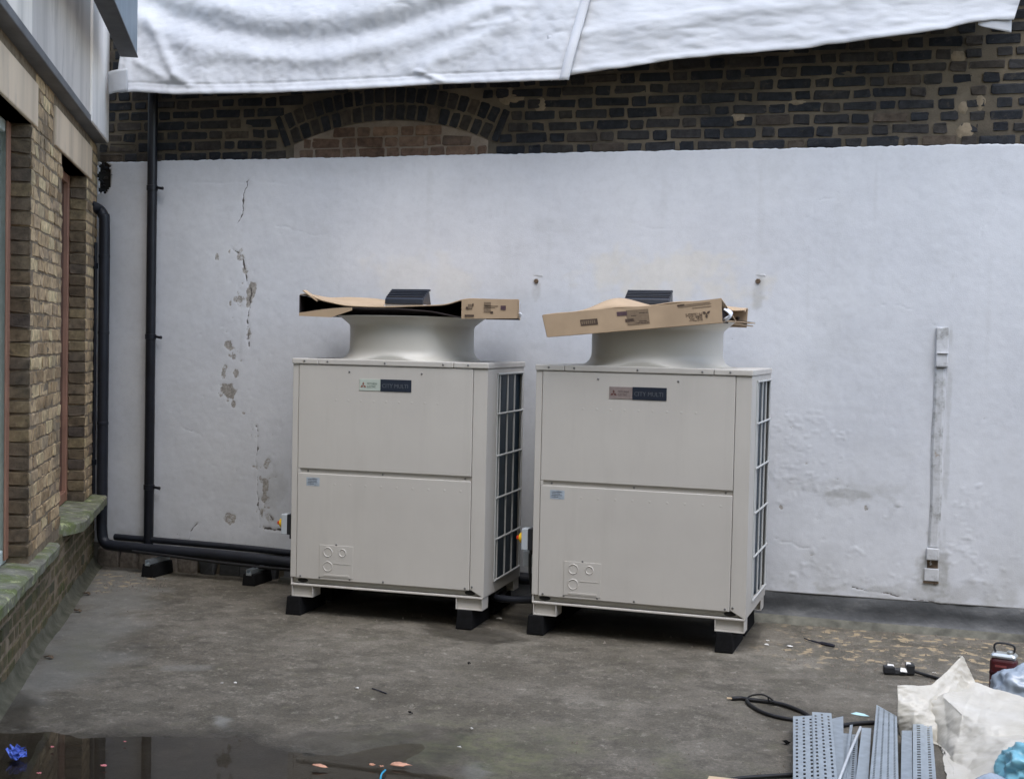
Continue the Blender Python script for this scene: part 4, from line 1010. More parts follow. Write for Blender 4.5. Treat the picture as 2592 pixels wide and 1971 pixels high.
# ------------------------------------------------------------------ cartons on the fan bells
def carton_one():
    e = empty('cardboard_carton', (-2.89, 8.02, UT+.279), 0); tag(e, 'sagging open cardboard carton with dark gaping ends, on the left fan bell', 'carton', 'cartons covering the fans')
    nx, ny = 70, 30
    xs = np.linspace(-.722, .722, nx); vs = np.linspace(0, 1, ny)
    ft = np.interp(xs, [-.722,-.69,-.59,-.48,-.41,-.15,.17,.27,.37,.43,.722], [.118,.145,.088,.068,.056,.058,.062,.070,.110,.116,.108])
    bt_ = np.interp(xs, [-.722,-.55,-.3,-.12,.02,.20,.30,.42,.722], [.130,.138,.125,.098,.072,.066,.08,.118,.112])
    fbm_ = np.interp(xs, [-.722,-.66,-.55,-.41,-.10,.17,.27,.37,.722], [.006,.018,.034,.047,.047,.030,.012,-.008,-.004])
    bb = np.interp(xs, [-.722,0,.722], [.003,.003,.003])
    def sm(a): 
        k = np.array([1,2,3,2,1])/9; return np.convolve(np.pad(a, 2, 'edge'), k, 'valid')
    ft, bt_, fbm_ = sm(sm(ft)), sm(sm(bt_)), sm(sm(fbm_))
    T = np.zeros((ny, nx, 3)); B = np.zeros((ny, nx, 3))
    for j, v in enumerate(vs):
        w = v*v*(3-2*v)
        T[j] = np.stack([xs, np.full(nx, -.42+.84*v), ft*(1-w)+bt_*w+.004*np.sin(xs*9+v*5)], -1)
        bz = fbm_*(1-min(1, v*3))+bb*min(1, v*3)
        bz = np.minimum(bz, T[j][:, 2]-.012)
        B[j] = np.stack([xs, np.full(nx, -.42+.84*v), bz], -1)
    sh = lambda P_: P_ + np.stack([-.27*(P_[...,1]+.42), 0*P_[...,1], 0*P_[...,1]], -1)
    T = sh(T); B = sh(B)
    MB().grid(T).build('top_sheet', MAT['card'], e, smooth=True, solid=.007)
    MB().grid(B).build('bottom_sheet', MAT['card_shade'], e, smooth=True, solid=.007)
    B2 = T.copy(); B2[..., 2] -= .0085; MB().grid(B2).build('top_shade_sheet', MAT['card_shade'], e, smooth=True)  # dark sheet under the top, painting the carton's inner shade
    MB().grid([[(-.724-.227*v+.003*math.sin(v*9), -.42+.84*v, z*.118+.004) for v in vs] for z in (0,.5,1)]).build('end_flap', MAT['card_shade'], e, solid=.006)
    MB().grid([[(.724-.227*v, -.42+.84*v, z*.108) for v in vs] for z in (0,.5,1)]).build('end_flap', MAT['card'], e, solid=.006)
    MB().grid([[(x-.227, .422, (z if z else -.0)*np.interp(x, xs, bt_)) for x in xs] for z in (0,.5,1)]).build('back_flap', MAT['card'], e, solid=.006)
    # right-hand front flap carrying print
    fx = np.linspace(.365, .722, 14)
    ff = MB().grid([[(x, -.428-.004*math.sin((x-.365)*8), np.interp(x, [.365,.722], [-.012,-.004])+(np.interp(x, [.365,.5,.722], [.118,.122,.112]))*z) for x in fx] for z in (0,.5,1)]).build('front_flap', MAT['card'], e, solid=.006)
    # left lower flap hanging before the bell
    lx = np.linspace(-.722, -.36, 14)
    MB().grid([[(x, -.430, (np.interp(x, [-.722,-.5,-.36], [-.010,-.016,.030]))*(1-z)+(np.interp(x, xs, fbm_)+.001)*z) for x in lx] for z in (0,.5,1)]).build('front_flap', MAT['card'], e, solid=.006)
    # torn corner flap
    MB().grid([[(-.70+.10*a, -.43+.05*b, .150-.065*a+.004*b) for a in (0,.3,.6,1)] for b in (0,.5,1)]).build('corner_flap', MAT['card'], e, solid=.006)
    # print on the front flap
    y = -.4365
    text_mesh('3', .05, 'print_mark', MAT['ink_light'], ff, (0,0,-5)) if False else None
    for (x0, x1, z0, z1, mt) in ((.395,.408,.048,.062,'ink'),(.408,.436,.050,.078,'ink_light'),(.436,.444,.066,.082,'ink'),(.388,.448,.002,.014,'ink'),(.51,.555,.030,.092,'ink_light'),(.515,.60,.066,.071,'ink_light'),(.515,.58,.056,.060,'ink_light'),(.552,.570,.022,.036,'ink'),(.617,.650,.046,.072,'ink_purple')):
        MB().box(x0, x1, y-.0006, y, z0, z1).build('print_mark', MAT[mt], ff)
    MB().grid([[(.731-.27*v, -.42+v, z_) for v in (.01,.3)] for z_ in (.012,.098)]).build('tape', MAT['tape'], e, solid=.003)
    MB().tube([(.735,-.42,.010),(.741,-.425,.022),(.735,-.43,.03)], .008, 8).build('tape_end', MAT['tape'], e)
    return e
carton_one()
def carton_two():
    # corners of the front side from the photo's plane at Y = 7.50
    YF = 7.50
    A, B, C, D = [on_y(1330+x/3.297, 680+y/3.297, YF) for x, y in ((145,390),(1635,250),(1645,450),(185,570))]   # TL TR BR BL
    e = empty('cardboard_carton', (A.x, YF, D.z), 0); tag(e, 'tilted closed cardboard carton with printed front, on the right fan bell', 'carton', 'cartons covering the fans')
    O = Vector((A.x, YF, D.z)); A, B, C, D = A-O, B-O, C-O, D-O
    dep = Vector((.10, .86, -.035))
    def lerp(p, q, t): return p+(q-p)*t
    n_ = 24
    F = [[lerp(lerp(D, C, u), lerp(A, B, u), v)+Vector((0, -.010*math.sin(u*3.14), .004*math.sin(u*7)*v)) for u in np.linspace(0,1,n_)] for v in np.linspace(0,1,6)]
    ff = MB().grid([[tuple(p) for p in r_] for r_ in F]).build('front_side', MAT['card'], e, solid=.007)
    T = []
    for v in np.linspace(0, 1, 20):
        row = []
        for u in np.linspace(0, 1, 40):
            p = lerp(A, B, u)+dep*v
            hgt = .085*math.exp(-((u-.36)/.16)**2)*math.sin(min(1, v*1.3)*math.pi)**.7 if 0 < v*1.3 < 1 else 0
            sagr = -.11*max(0, (u-.55)/.45)*min(1, v*2.2)+.065*max(0, (.4-u)/.4)*v
            p = p+Vector((0, 0, hgt+sagr+.004*math.sin(u*19+v*7))); row.append(tuple(p))
        T.append(row)
    MB().grid(T).build('top_sheet', MAT['card'], e, smooth=True, solid=.007)
    # bottom rests on the bell rim: flat at bell height behind the front edge
    zb = UT+.281-O.z; G = []
    for v in np.linspace(0, 1, 14):
        w = min(1, v/.12)
        G.append([(D.x+(C.x-D.x)*u+dep.x*v, dep.y*v+.004, (D.z+(C.z-D.z)*u)*(1-w)+zb*w) for u in np.linspace(0,1,30)])
    MB().grid(G).build('bottom_sheet', MAT['card'], e, smooth=True, solid=.006)
    G2 = [[(p[0], p[1], p[2]+.0065) for p in r_] for r_ in G]; MB().grid(G2).build('bottom_shade_sheet', MAT['card_shade'], e)  # dark layer painting the shade on the carton floor
    # left end closed, right end torn open with the rear stub showing
    MB().grid([[tuple(lerp(D, A, z)+dep*v+Vector((-.002,0,(.095*v if z < .5 else .03*v)))) for v in np.linspace(0,1,8)] for z in (0,.5,1)]).build('end_flap', MAT['card'], e, solid=.006)
    yr = 8.36
    S = [on_y(1330+x/3.297, 680+y/3.297, yr)-O for x, y in ((1600,322),(1858,338),(1846,492),(1600,482))]
    rear_ = MB().grid([[tuple(lerp(lerp(S[3], S[2], u), lerp(S[0], S[1], u), v)) for u in np.linspace(0,1,8)] for v in np.linspace(0,1,4)]).build('rear_side', MAT['card'], e, solid=.006)
    tp_ = [[tuple(lerp(S[0], S[1], u)+Vector((0, -.20*v, .004-.020*v*u+.012*math.sin(v*9+u*4)*v))) for u in np.linspace(0,1,9)] for v in np.linspace(0,1,8)]
    MB().grid(tp_).build('torn_flap', MAT['card'], e, smooth=True, solid=.006)
    # dark sheet standing in for shade inside the torn right end
    MB().grid([[tuple(lerp(C, B, z)+Vector((-.03+.075*v*(.3+z*.3), .02+.30*v, -.055*v*z))) for v in np.linspace(0,1,8)] for z in np.linspace(0,1,5)]).build('throat_shade_sheet', MAT['card_shade'], e, smooth=True, solid=.004)
    MB().grid([[tuple(lerp(C, B, .12+.42*z)+Vector((.004+.035*math.sin(z*3)+.016*v, .004+.05*v, .010*math.sin(v*8)))) for v in np.linspace(0,1,6)] for z in np.linspace(0,1,8)]).build('tape', MAT['tape'], e, smooth=True, solid=.002)
    # print: placed on the front side by (u, v), carton stands upside down
    ang = math.atan2((B-A).z, (B-A).x)
    def fp(u, v, off=.0055): 
        p = lerp(lerp(D, C, u), lerp(A, B, u), v)+Vector((0, -.010*math.sin(u*3.14)-off, .004*math.sin(u*7)*v)); return p
    def rect(u0, u1, v0, v1, mt, nm='print_mark'):
        us = np.linspace(u0, u1, 8); MB().grid([[tuple(fp(u, v)) for u in us] for v in (v0, v1)]).build(nm, MAT[mt], ff)
    rect(.208,.308,.36,.62,'ink')
    for k in range(7): rect(.214+k*.012,.222+k*.012,.42,.56,'ink_light')
    rect(.422,.480,.66,.84,'ink_purple'); rect(.475,.60,.22,.88,'ink_light'); rect(.465,.515,.36,.50,'ink'); rect(.54,.585,.33,.37,'ink'); rect(.52,.595,.26,.30,'ink'); rect(.50,.53,.60,.64,'ink'); rect(.545,.595,.70,.74,'ink')
    rect(.76,.80,.86,.93,'ink'); rect(.765,.945,.80,.83,'ink_light'); rect(.80,.94,.865,.90,'ink_light'); rect(.84,.945,.70,.73,'ink_light')
    p = fp(.916, .43, .0062); diamonds(.026, MAT['ink'], ff, p, rot=(0, -ang+math.pi, 0))
    p = fp(.893, .50, .0062); text_mesh('MITSUBISHI', .032, 'lettering', MAT['ink'], ff, p, rot=(R(90), math.pi-ang, 0), sx=.60)
    p = fp(.893, .32, .0062); text_mesh('ELECTRIC', .030, 'lettering', MAT['ink'], ff, p, rot=(R(90), math.pi-ang, 0), sx=.60)
    MB().tube([tuple(S[2]+Vector((-.065,-.004,.06))), tuple(S[2]+Vector((-.05,-.012,.058)))], .010, 8).build('print_mark', MAT['ink'], e)
carton_two()

# black weights lying on the cartons: rubber feet tipped on their sides
def weight(loc, rz, label, L=.262, tilt=0.0):
    e = empty('rubber_weight', loc, rz); e.rotation_euler = (tilt, 0, rz); tag(e, label, 'weight', 'weights holding the cartons down')
    MB().hexa([(-L/2,-.075,.008),(L/2,-.075,.008),(L/2,.075,.008),(-L/2,.075,.008),(-L/2,-.068,.045),(L/2,-.068,.045),(L/2,.035,.105),(-L/2,.035,.105)]).build('block', MAT['block_black'], e, bevel=.006)
    MB().box(-L/2-.006, L/2+.004, -.062, .04, -.004, .0075).build('packing_strip', MAT['tape'], e)
    for k in range(1, 5):
        y_ = -.068+.103*k/5; z_ = .045+.06*k/5
        MB().hexa([(-L/2+.004,y_-.006,z_-.004),(L/2-.004,y_-.006,z_-.004),(L/2-.004,y_+.004,z_+.001),(-L/2+.004,y_+.004,z_+.001),(-L/2+.004,y_-.008,z_+.002),(L/2-.004,y_-.008,z_+.002),(L/2-.004,y_+.002,z_+.007),(-L/2+.004,y_+.002,z_+.007)]).build('rib', MAT['block_black'], e)
    MB().box(-L/2, L/2, .0355, .06, .096, .109).build('rim', MAT['block_black'], e, bevel=.003)
    return e
weight((-2.955, 7.80, 1.990), -.02, 'black rubber weight lying on the sagging left carton')
weight((-1.452, 8.06, 2.012), .01, 'black rubber weight lying on the tilted right carton', L=.285, tilt=-.06)

# ------------------------------------------------------------------ wall fixings and the painted conduit at the right
for px, lab in ((1360, 'left'), (1920, 'right')):
    c = on_y(px, 712); e = empty('wall_fixing', (c.x, Y_WALL-.012, c.z)); e.scale = (1.5, 1.5, 1.5); tag(e, f'{lab} of two rusty bolt stubs in the white wall above the machines', 'wall fixing', 'bolt stubs in the wall')
    MB().lathe([(0,-.016),(.010,-.016),(.012,-.012),(.012,.012)], (0,0,0), 6, 'y').build('bolt', MAT['rust'], e, fix=True)
    b = MB(); vs = [(0,-.010,0)]+[((.016+.008*random.random())*math.cos(q), .008, (.016+.008*random.random())*math.sin(q)) for q in [2*math.pi*i/11 for i in range(11)]]
    b.add(vs, [(0,1+i,1+(i+1)%11) for i in range(11)]).build('washer', MAT['rust'], e, fix=True)
    MB().hexa([(-.030,-.010,.022),(.034,-.014,.020),(.034,.008,.020),(-.030,.008,.022),(-.026,-.004,.050),(.030,-.006,.046),(.030,.008,.046),(-.026,.008,.050)]).build('plaster_dab', MAT['trim'], e, bevel=.006)
def conduit():
    P = lambda x, y: on_y(x, y, Y_WALL-.03)
    e = empty('painted_conduit', (P(2372, 1470).x, Y_WALL-.008, 0)); tag(e, 'white painted vertical conduit with boxes on the wall at the right', 'conduit')
    x0 = e.location.x; q = lambda x, y: (P(x, y).x-x0, P(x, y).z)
    (ax, az), (bx, bz) = q(2385, 828), q(2385, 929)
    MB().hexa([(bx-.040,-.050,bz),(bx+.034,-.050,bz),(bx+.034,.004,bz),(bx-.040,.004,bz),(ax-.036,-.040,az),(ax+.040,-.040,az),(ax+.040,.004,az),(ax-.036,.004,az)]).build('upper_box', MAT['trim'], e, bevel=.008)
    MB().box(bx-.036, bx+.034, -.058, .0, bz+.085, bz+.092).build('box_lip', MAT['trim'], e, bevel=.003)
    (cx0, cz0), (dx0, dz0) = q(2379, 940), q(2364, 1384)
    xs_ = [(cx0, cz0+.02), ((cx0+dx0)/2+.004, (cz0+dz0)/2), (dx0, dz0)]
    b = MB(); rows = []
    for t_ in np.linspace(0, 1, 24):
        x_ = cx0+(dx0-cx0)*t_+.003*math.sin(t_*11); z_ = cz0+.02+(dz0-cz0-.02)*t_
        rows.append([(x_-.038, .004, z_), (x_-.034, -.020, z_), (x_-.020, -.030, z_), (x_+.020, -.030, z_), (x_+.034, -.020, z_), (x_+.038, .004, z_)])
    b.grid(rows).build('cover_strip', MAT['trim'], e, smooth=30, fix=True)
    (ex, ez), (fx_, fz) = q(2363, 1386), q(2361, 1416)
    MB().box(fx_-.040, fx_+.036, -.052, .004, fz, ez).build('lower_box', MAT['trim'], e, bevel=.006)
    MB().box(fx_-.034, fx_+.032, -.020, .004, fz-.055, fz-.001).build('knocked_out_back', MAT['rust'], e)
    (gx, gz) = q(2358, 1470); MB().box(gx-.046, gx+.04, -.034, .004, gz, fz-.056).build('stub', MAT['trim'], e, bevel=.005); MB().box(gx-.050, gx+.042, -.030, .004, gz-.014, gz-.001).build('rusty_lip', MAT['rust'], e); MB().box(gx-.030, gx+.030, -.020, .004, .20, gz-.015).build('cover_strip', MAT['trim'], e, bevel=.006)
    MB().tube([(gx+.02,-.014,gz+.01),(gx+.024,-.022,gz-.02)], .012, 8).build('rusty_end', MAT['rust'], e)
conduit()

# ------------------------------------------------------------------ metal lengths at the lower right
def strip(name, far_l, far_r, near_l, near_r, z, label, kind='plain', cols=6, mat='galv', flange=.022, pitch=.034, zfar=None, slot=.6):
    """a folded steel length lying roughly away from the viewer; slots are real openings"""
    zf = z if zfar is None else zfar
    a, b = on_floor(*far_l, zf), on_floor(*far_r, zf); c, d = on_floor(*near_l, z), on_floor(*near_r, z)
    L = ((c-a).length+(d-b).length)/2; nr = max(2, int(L/(pitch/2))); nr += nr % 2
    us = [0.0]
    if kind == 'plain': us += [.5, 1.0]
    else:
        for k in range(cols):
            cc = (k+.5)/cols; hw = .16/cols; us += [cc-hw, cc+hw]
        us += [1.0]
    vs = []; fs = []
    o0 = a.copy()
    for i in range(nr+1):
        t_ = i/nr
        p, q = a+(c-a)*t_, b+(d-b)*t_
        for u_ in us: vs.append(tuple(p+(q-p)*u_-o0))
    w = len(us)
    for i in range(nr):
        for j in range(w-1):
            if kind != 'plain' and j % 2 == 1:
                k = (j-1)//2
                if kind == 'slots' and ((i+k) % 2 == 0) and 0 < i < nr-1: continue
                if kind == 'holes' and i % 2 == 0 and 0 < i < nr-1: continue
            fs.append((i*w+j, i*w+j+1, (i+1)*w+j+1, (i+1)*w+j))
    m_ = MB().add(vs, fs)
    for side in (0, w-1):
        base = len(m_.v); 
        for i in (0, nr): m_.v += [tuple(vs[i*w+side]), (vs[i*w+side][0], vs[i*w+side][1], vs[i*w+side][2]-flange)]
        m_.f.append((base, base+1, base+3, base+2))
    o = m_.build(name, MAT[mat], None, solid=.0018, loc=o0)
    tag(o, label, 'metal strip', 'steel lengths on the floor'); return o
NB = 2330
st1 = strip('steel_channel', (2008,1812), (2060,1810), (2008,NB), (2078,NB), .075, 'slotted steel tray length at the left end of the metal pile', 'slots', 3, pitch=.05)
strip('steel_channel', (2056,1801), (2104,1804), (2072,NB), (2152,NB), .082, 'slotted steel tray length overlapping the leftmost one', 'slots', 3, pitch=.05)
strip('steel_channel', (2106,1818), (2134,1812), (2120,NB), (2140,NB), .045, 'narrow plain steel strip with a torn end beside the slotted trays', mat='galv2')
strip('steel_channel', (2134,1855), (2152,1856), (2095,NB), (2130,NB), .030, 'short dull steel strip at the middle of the metal pile', mat='galv2')
strip('steel_channel', (2152,1834), (2158,1833), (2085,NB), (2094,NB), .050, 'very thin upright steel edge in the middle of the metal pile', mat='galv2')
strip('steel_channel', (2156,1858), (2172,1857), (2118,NB), (2150,NB), .024, 'punched steel strip half hidden beneath the bright rod', 'holes', 1, mat='galv2', pitch=.03)
rod = MB().tube([on_floor(2178,1840,.055), on_floor(2150,1905,.066), on_floor(2075,2100,.075), on_floor(1990,NB,.08)], .0065, 8).build('bright_rod', MAT['galv3'], None, smooth=50); tag(rod, 'bright thin metal rod slanting across the metal pile', 'rod')
strip('steel_channel', (2182,1841), (2205,1842), (2125,NB), (2176,NB), .050, 'plain grey steel strip left of the tallest perforated tray')
strip('steel_channel', (2219,1783), (2270,1812), (2168,NB), (2282,NB), .085, 'wide perforated steel tray with a slanted end, reaching farthest back', 'slots', 4, pitch=.022)
strip('steel_channel', (2283,1848), (2308,1848), (2274,NB), (2312,NB), .060, 'plain pinkish grey steel strip between two perforated lengths', mat='galv2')
strip('steel_channel', (2311,1830), (2338,1830), (2313,NB), (2352,NB), .070, 'steel length with one row of round holes beside the white sack', 'holes', 1, pitch=.036)
strip('steel_channel', (2339,1831), (2358,1830), (2353,NB), (2398,NB), .066, 'outer steel length with one row of round holes, rightmost of the pile', 'holes', 1, pitch=.036)
MB().box(-.62, .46, 5.10, 5.18, .0, .022).build('bearer', MAT['wood'], st1, loc=-st1.location)

# ------------------------------------------------------------------ white sack, bags, tin
def up(P, a, b):
    """bilinear-smooth upsampling of a coarse control grid"""
    P = np.array([[list(p) for p in r_] for r_ in P], float); r0, c0 = P.shape[:2]
    def rs(A, n_, ax):
        k = A.shape[ax]; t_ = np.linspace(0, k-1, n_); i = np.clip(np.floor(t_).astype(int), 0, k-2); f = t_-i
        f = f*f*(3-2*f)*.25+f*.75
        A0, A1 = np.take(A, i, ax), np.take(A, i+1, ax); sh = [1]*A.ndim; sh[ax] = n_; f = f.reshape(sh); return A0*(1-f)+A1*f
    return rs(rs(P, a, 0), b, 1)
def crumple(G, amp, sc, seed):
    dx = np.gradient(G, axis=1); dy = np.gradient(G, axis=0); n_ = np.cross(dx, dy); n_ /= np.linalg.norm(n_, axis=-1, keepdims=True)+1e-9
    X, Y, Z = G[...,0], G[...,1], G[...,2]
    h = amp*(fbm(X+Z*.6, Y+Z, sc, 3, seed)-.9*np.abs(fbm(X-Z*.4, Y+Z*1.2, sc*2.1, 3, seed+1)))
    return G+n_*h[..., None]
def Zp(x, y, Y): p = on_y(2200+x/4.528, 1600+y/4.528, Y); return (p.x, p.y, p.z)
sack = empty('plastic_sack', (0, 0, 0)); c = on_floor(2480, 1930); sack.location = (c.x, c.y, 0)
tag(sack, 'large crumpled white plastic sack beside the steel lengths at lower right', 'sack')
def sack_part(name, ctrl, a, b, amp, sc, seed):
    G = crumple(up(ctrl, a, b), amp, sc, seed); G[...,2] = np.maximum(G[...,2], .004)
    G = G-np.array(sack.location); return MB().grid(G).build(name, MAT['sack'], sack, smooth=42, solid=.002)
r_back = [Zp(700,760,6.50), Zp(1000,640,6.50), Zp(1240,590,6.50), Zp(1400,640,6.48), Zp(1600,705,6.46), Zp(2000,840,6.44), Zp(2400,960,6.44)]
r_edge = [Zp(640,830,6.30), Zp(850,735,6.28), Zp(1060,920,6.12), Zp(1230,1010,6.08), Zp(1400,1075,6.04), Zp(2000,1130,6.04), Zp(2400,1160,6.04)]
r_mid = [Zp(760,1080,6.22), Zp(900,1080,6.16), Zp(1020,1200,6.04), Zp(1230,1200,6.0), Zp(1420,1200,5.98), Zp(2000,1190,5.98), Zp(2400,1200,5.98)]
r_lip = [Zp(800,1380,6.14), Zp(920,1420,6.02), Zp(985,1400,5.94), Zp(1230,1380,5.88), Zp(1560,1265,5.84), Zp(2000,1230,5.84), Zp(2400,1230,5.84)]
def fl3(x, y): p = on_floor(2200+x/4.528, 1600+y/4.528, .004); return (p.x, p.y, .004)
r_low = [Zp(830,1500,6.10), Zp(905,1590,5.90), Zp(960,1640,5.82), Zp(1230,1560,5.78), Zp(1560,1420,5.76), Zp(2000,1390,5.76), Zp(2400,1390,5.76)]
r_flr = [fl3(840,1540), fl3(900,1720), fl3(960,1800), fl3(1230,1800), fl3(1560,1760), fl3(2000,1740), fl3(2400,1740)]
r_gnd = [(r_back[i][0]+.02, 6.56, .004) for i in range(7)]
sack_part('bag_body', [r_gnd, r_back, r_edge, r_mid, r_lip, r_low, r_flr], 90, 90, .010, 7, 81)
f_top = [Zp(325,605,6.28), Zp(560,600,6.32), Zp(720,592,6.36), Zp(880,455,6.44), Zp(1060,268,6.52), Zp(1150,440,6.52), Zp(1245,615,6.50)]
f_mid = [Zp(330,780,6.24), Zp(540,790,6.25), Zp(700,770,6.27), Zp(860,640,6.38), Zp(1040,520,6.46), Zp(1140,560,6.50), Zp(1240,640,6.49)]
f_low = [Zp(325,960,6.22), Zp(520,940,6.20), Zp(680,900,6.24), Zp(820,820,6.30), Zp(960,760,6.36), Zp(1100,690,6.44), Zp(1250,680,6.46)]
f_bot = [Zp(335,1120,6.22), Zp(500,1150,6.18), Zp(640,1120,6.18), Zp(760,1060,6.20), Zp(860,1000,6.22), Zp(1000,930,6.28), Zp(1200,860,6.32)]
f_flr = [Zp(380,1330,6.20), Zp(520,1330,6.20), Zp(660,1420,6.16), Zp(780,1470,6.12), Zp(860,1380,6.14), Zp(1000,1200,6.2), Zp(1200,1100,6.3)]
sack_part('upright_flap', [f_flr, f_bot, f_low, f_mid, f_top], 70, 80, .006, 9, 91)
sack_part('corner_tail', [[Zp(1010,270,6.515), Zp(1050,262,6.515), Zp(1090,290,6.515)], [Zp(1030,300,6.525), Zp(1070,330,6.525), Zp(1110,345,6.525)]], 10, 12, .003, 20, 95)

def blob(name, c, r_, mat, label, cat, seed, sq=(1,1,1), amp=.14):
    bm = bmesh.new(); bmesh.ops.create_icosphere(bm, subdivisions=5, radius=1)
    for v in bm.verts:
        p = v.co.normalized(); d = 1+amp*(mnoise.noise(p*1.6+Vector((seed,0,0)))-2.0*abs(mnoise.noise(p*1.9+Vector((0,seed,0))))-1.0*abs(mnoise.noise(p*4.3+Vector((0,seed,3)))))
        v.co = Vector((p.x*sq[0], p.y*sq[1], p.z*sq[2]))*r_*d
        if c[2]+v.co.z < .004: v.co.z = .004-c[2]
    me = bpy.data.meshes.new(name); bm.to_mesh(me); bm.free(); me.shade_smooth(); me.materials.append(MAT[mat])
    o = bpy.data.objects.new(name, me); COL.objects.link(o); o.location = c; tag(o, label, cat); return o
c = on_floor(2580, 1835); blob('plastic_bag', (c.x+.05, c.y+.36, .05), .170, 'greybag', 'grey-blue plastic bag bulging up behind the white sack', 'bag', 3.1, (1.05,.9,1.0), .13)
c = on_floor(2625, 2010); blob('plastic_bag', (c.x, c.y+.06, .08), .160, 'bluebag', 'bright blue plastic bag at the lower right corner', 'bag', 7.7, (1.0,.9,.75), .16)
c = on_floor(2512, 2010); blob('plastic_tub', (c.x, c.y, .02), .080, 'greybag', 'rounded translucent grey plastic piece at the bottom edge before the blue bag', 'plastic piece', 1.2, (1.05,.9,.8), .06)

def tin():
    c = on_floor(2538, 1772); e = empty('metal_tin', (c.x, c.y, 0), R(-14)); tag(e, 'dark red rectangular metal tin with silver top and black handle', 'tin')
    w, d_, h_ = .066, .045, .225
    MB().box(-w, w, -d_, d_, .004, h_).build('body', MAT['tin_red'], e, bevel=.028, bseg=5)
    MB().box(-w-.0008, w+.0008, -d_-.0008, d_+.0008, .125, .165).build('label_band', MAT['tin_label'], e, bevel=.0285, bseg=5)
    for (z0, z1, x0, x1) in ((.178,.190,-.035,.02),(.085,.105,-.04,.03),(.060,.068,-.04,.03)): MB().box(x0, x1, -d_-.0016, -d_-.0009, z0, z1).build('printed_mark', MAT['tin_mark'], e)
    MB().hexa([(-w-.001,-d_-.001,h_-.004),(w+.001,-d_-.001,h_-.004),(w+.001,d_+.001,h_-.004),(-w-.001,d_+.001,h_-.004),(-w+.008,-d_+.008,h_+.022),(w-.008,-d_+.008,h_+.022),(w-.008,d_-.008,h_+.022),(-w+.008,d_-.008,h_+.022)]).build('top', MAT['tin_metal'], e, bevel=.016, bseg=3)
    MB().lathe([(.016,h_+.021),(.016,h_+.034),(.012,h_+.037),(0,h_+.037)], (.03,-.015,0), 16).build('cap', MAT['tin_metal'], e, smooth=40)
    MB().tube(smooth_path([(-.042,0,h_+.022),(-.050,0,h_+.045),(-.040,0,h_+.064),(0,0,h_+.069),(.040,0,h_+.064),(.050,0,h_+.045),(.042,0,h_+.022)], 5), .0055, 8).build('handle', MAT['black_plastic'], e, smooth=50)
tin()

# ------------------------------------------------------------------ cables and litter
def fpath(pts, z=.010): return [tuple(on_floor(x, y, z if len(r_) == 0 else r_[0])) for (x, y, *r_) in pts]
cb = pipe('black_cable', fpath([(1852,1767),(1875,1766),(1900,1770),(1945,1775),(1985,1783),(2015,1794),(2040,1806),(2075,1830),(2120,1836),(2160,1831),(2215,1828),(2280,1835),(2350,1850)], .011), .0105, MAT['cable'], 'thick black cable snaking from bare end behind the metal lengths', 'cable', 8)
MB().tube([on_floor(1840,1766,.011), on_floor(1853,1767,.011)], .005, 8).build('bare_end', MAT['wood'], cb)
pipe('black_cable', fpath([(1890,1772),(1900,1784),(1925,1799),(1955,1810),(1985,1817),(2012,1822),(2050,1835)], .0105), .0095, MAT['cable'], 'black cable curving below the thick one towards the trays', 'cable', 8)
pipe('thin_cable', fpath([(1890,1772,.008),(1893,1764,.02),(1908,1758,.035),(1930,1757,.045),(1948,1765,.035),(1958,1775,.018),(1946,1772,.03),(1945,1762,.05)]), .0045, MAT['cable'], 'thin black wire looping over the thick cable', 'cable', 6)
pipe('black_cable', fpath([(1780,1990),(1850,1972),(1920,1965),(2005,1960),(2060,1958)], .010), .0095, MAT['cable'], 'black cable along the bottom edge left of the trays', 'cable', 8)
pl_ = on_floor(2275, 1705); plug = empty('cable_connector', (pl_.x, pl_.y, 0), .15); tag(plug, 'black cable connectors with white tape lying on the floor by the sack', 'connector')
MB().box(-.085,-.025,-.03,.02,.003,.045).build('socket', MAT['black_plastic'], plug, bevel=.008); MB().hexa([(-.03,-.028,.003),(.035,-.03,.003),(.035,.015,.003),(-.03,.015,.003),(-.03,-.02,.034),(.03,-.022,.030),(.03,.01,.030),(-.03,.01,.034)]).build('coupler', MAT['black_plastic'], plug, bevel=.006)
MB().box(.036,.082,-.025,.03,.003,.06).build('plug', MAT['black_plastic'], plug, bevel=.008)
for (x, y, z_, w) in ((-.045,-.004,.0475,.02),(.02,-.024,.034,.018),(.05,-.004,.0625,.014)): MB().hexa([(x-w,y-.012,z_-.012),(x+w,y-.016,z_-.014),(x+w*.8,y+.01,z_),(x-w*.7,y+.012,z_+.002),(x-w,y-.011,z_-.009),(x+w,y-.015,z_-.011),(x+w*.8,y+.01,z_+.003),(x-w*.7,y+.012,z_+.005)]).build('white_tape', MAT['whitebit'], plug, fix=True)
MB().tube(smooth_path([(.08,0,.02),(.13,-.03,.012),(.18,-.08,.010),(.24,-.15,.010),(.33,-.2,.010)], 5), .009, 8).build('lead', MAT['cable'], plug, smooth=50)
wd = on_floor(1845, 1985); w_ = MB().box(-.085,.07,-.05,.02,.004,.022).build('wood_offcut', MAT['wood'], None, bevel=.003, loc=(wd.x, wd.y, 0)); tag(w_, 'pale wood offcut at the bottom edge left of the trays', 'wood')

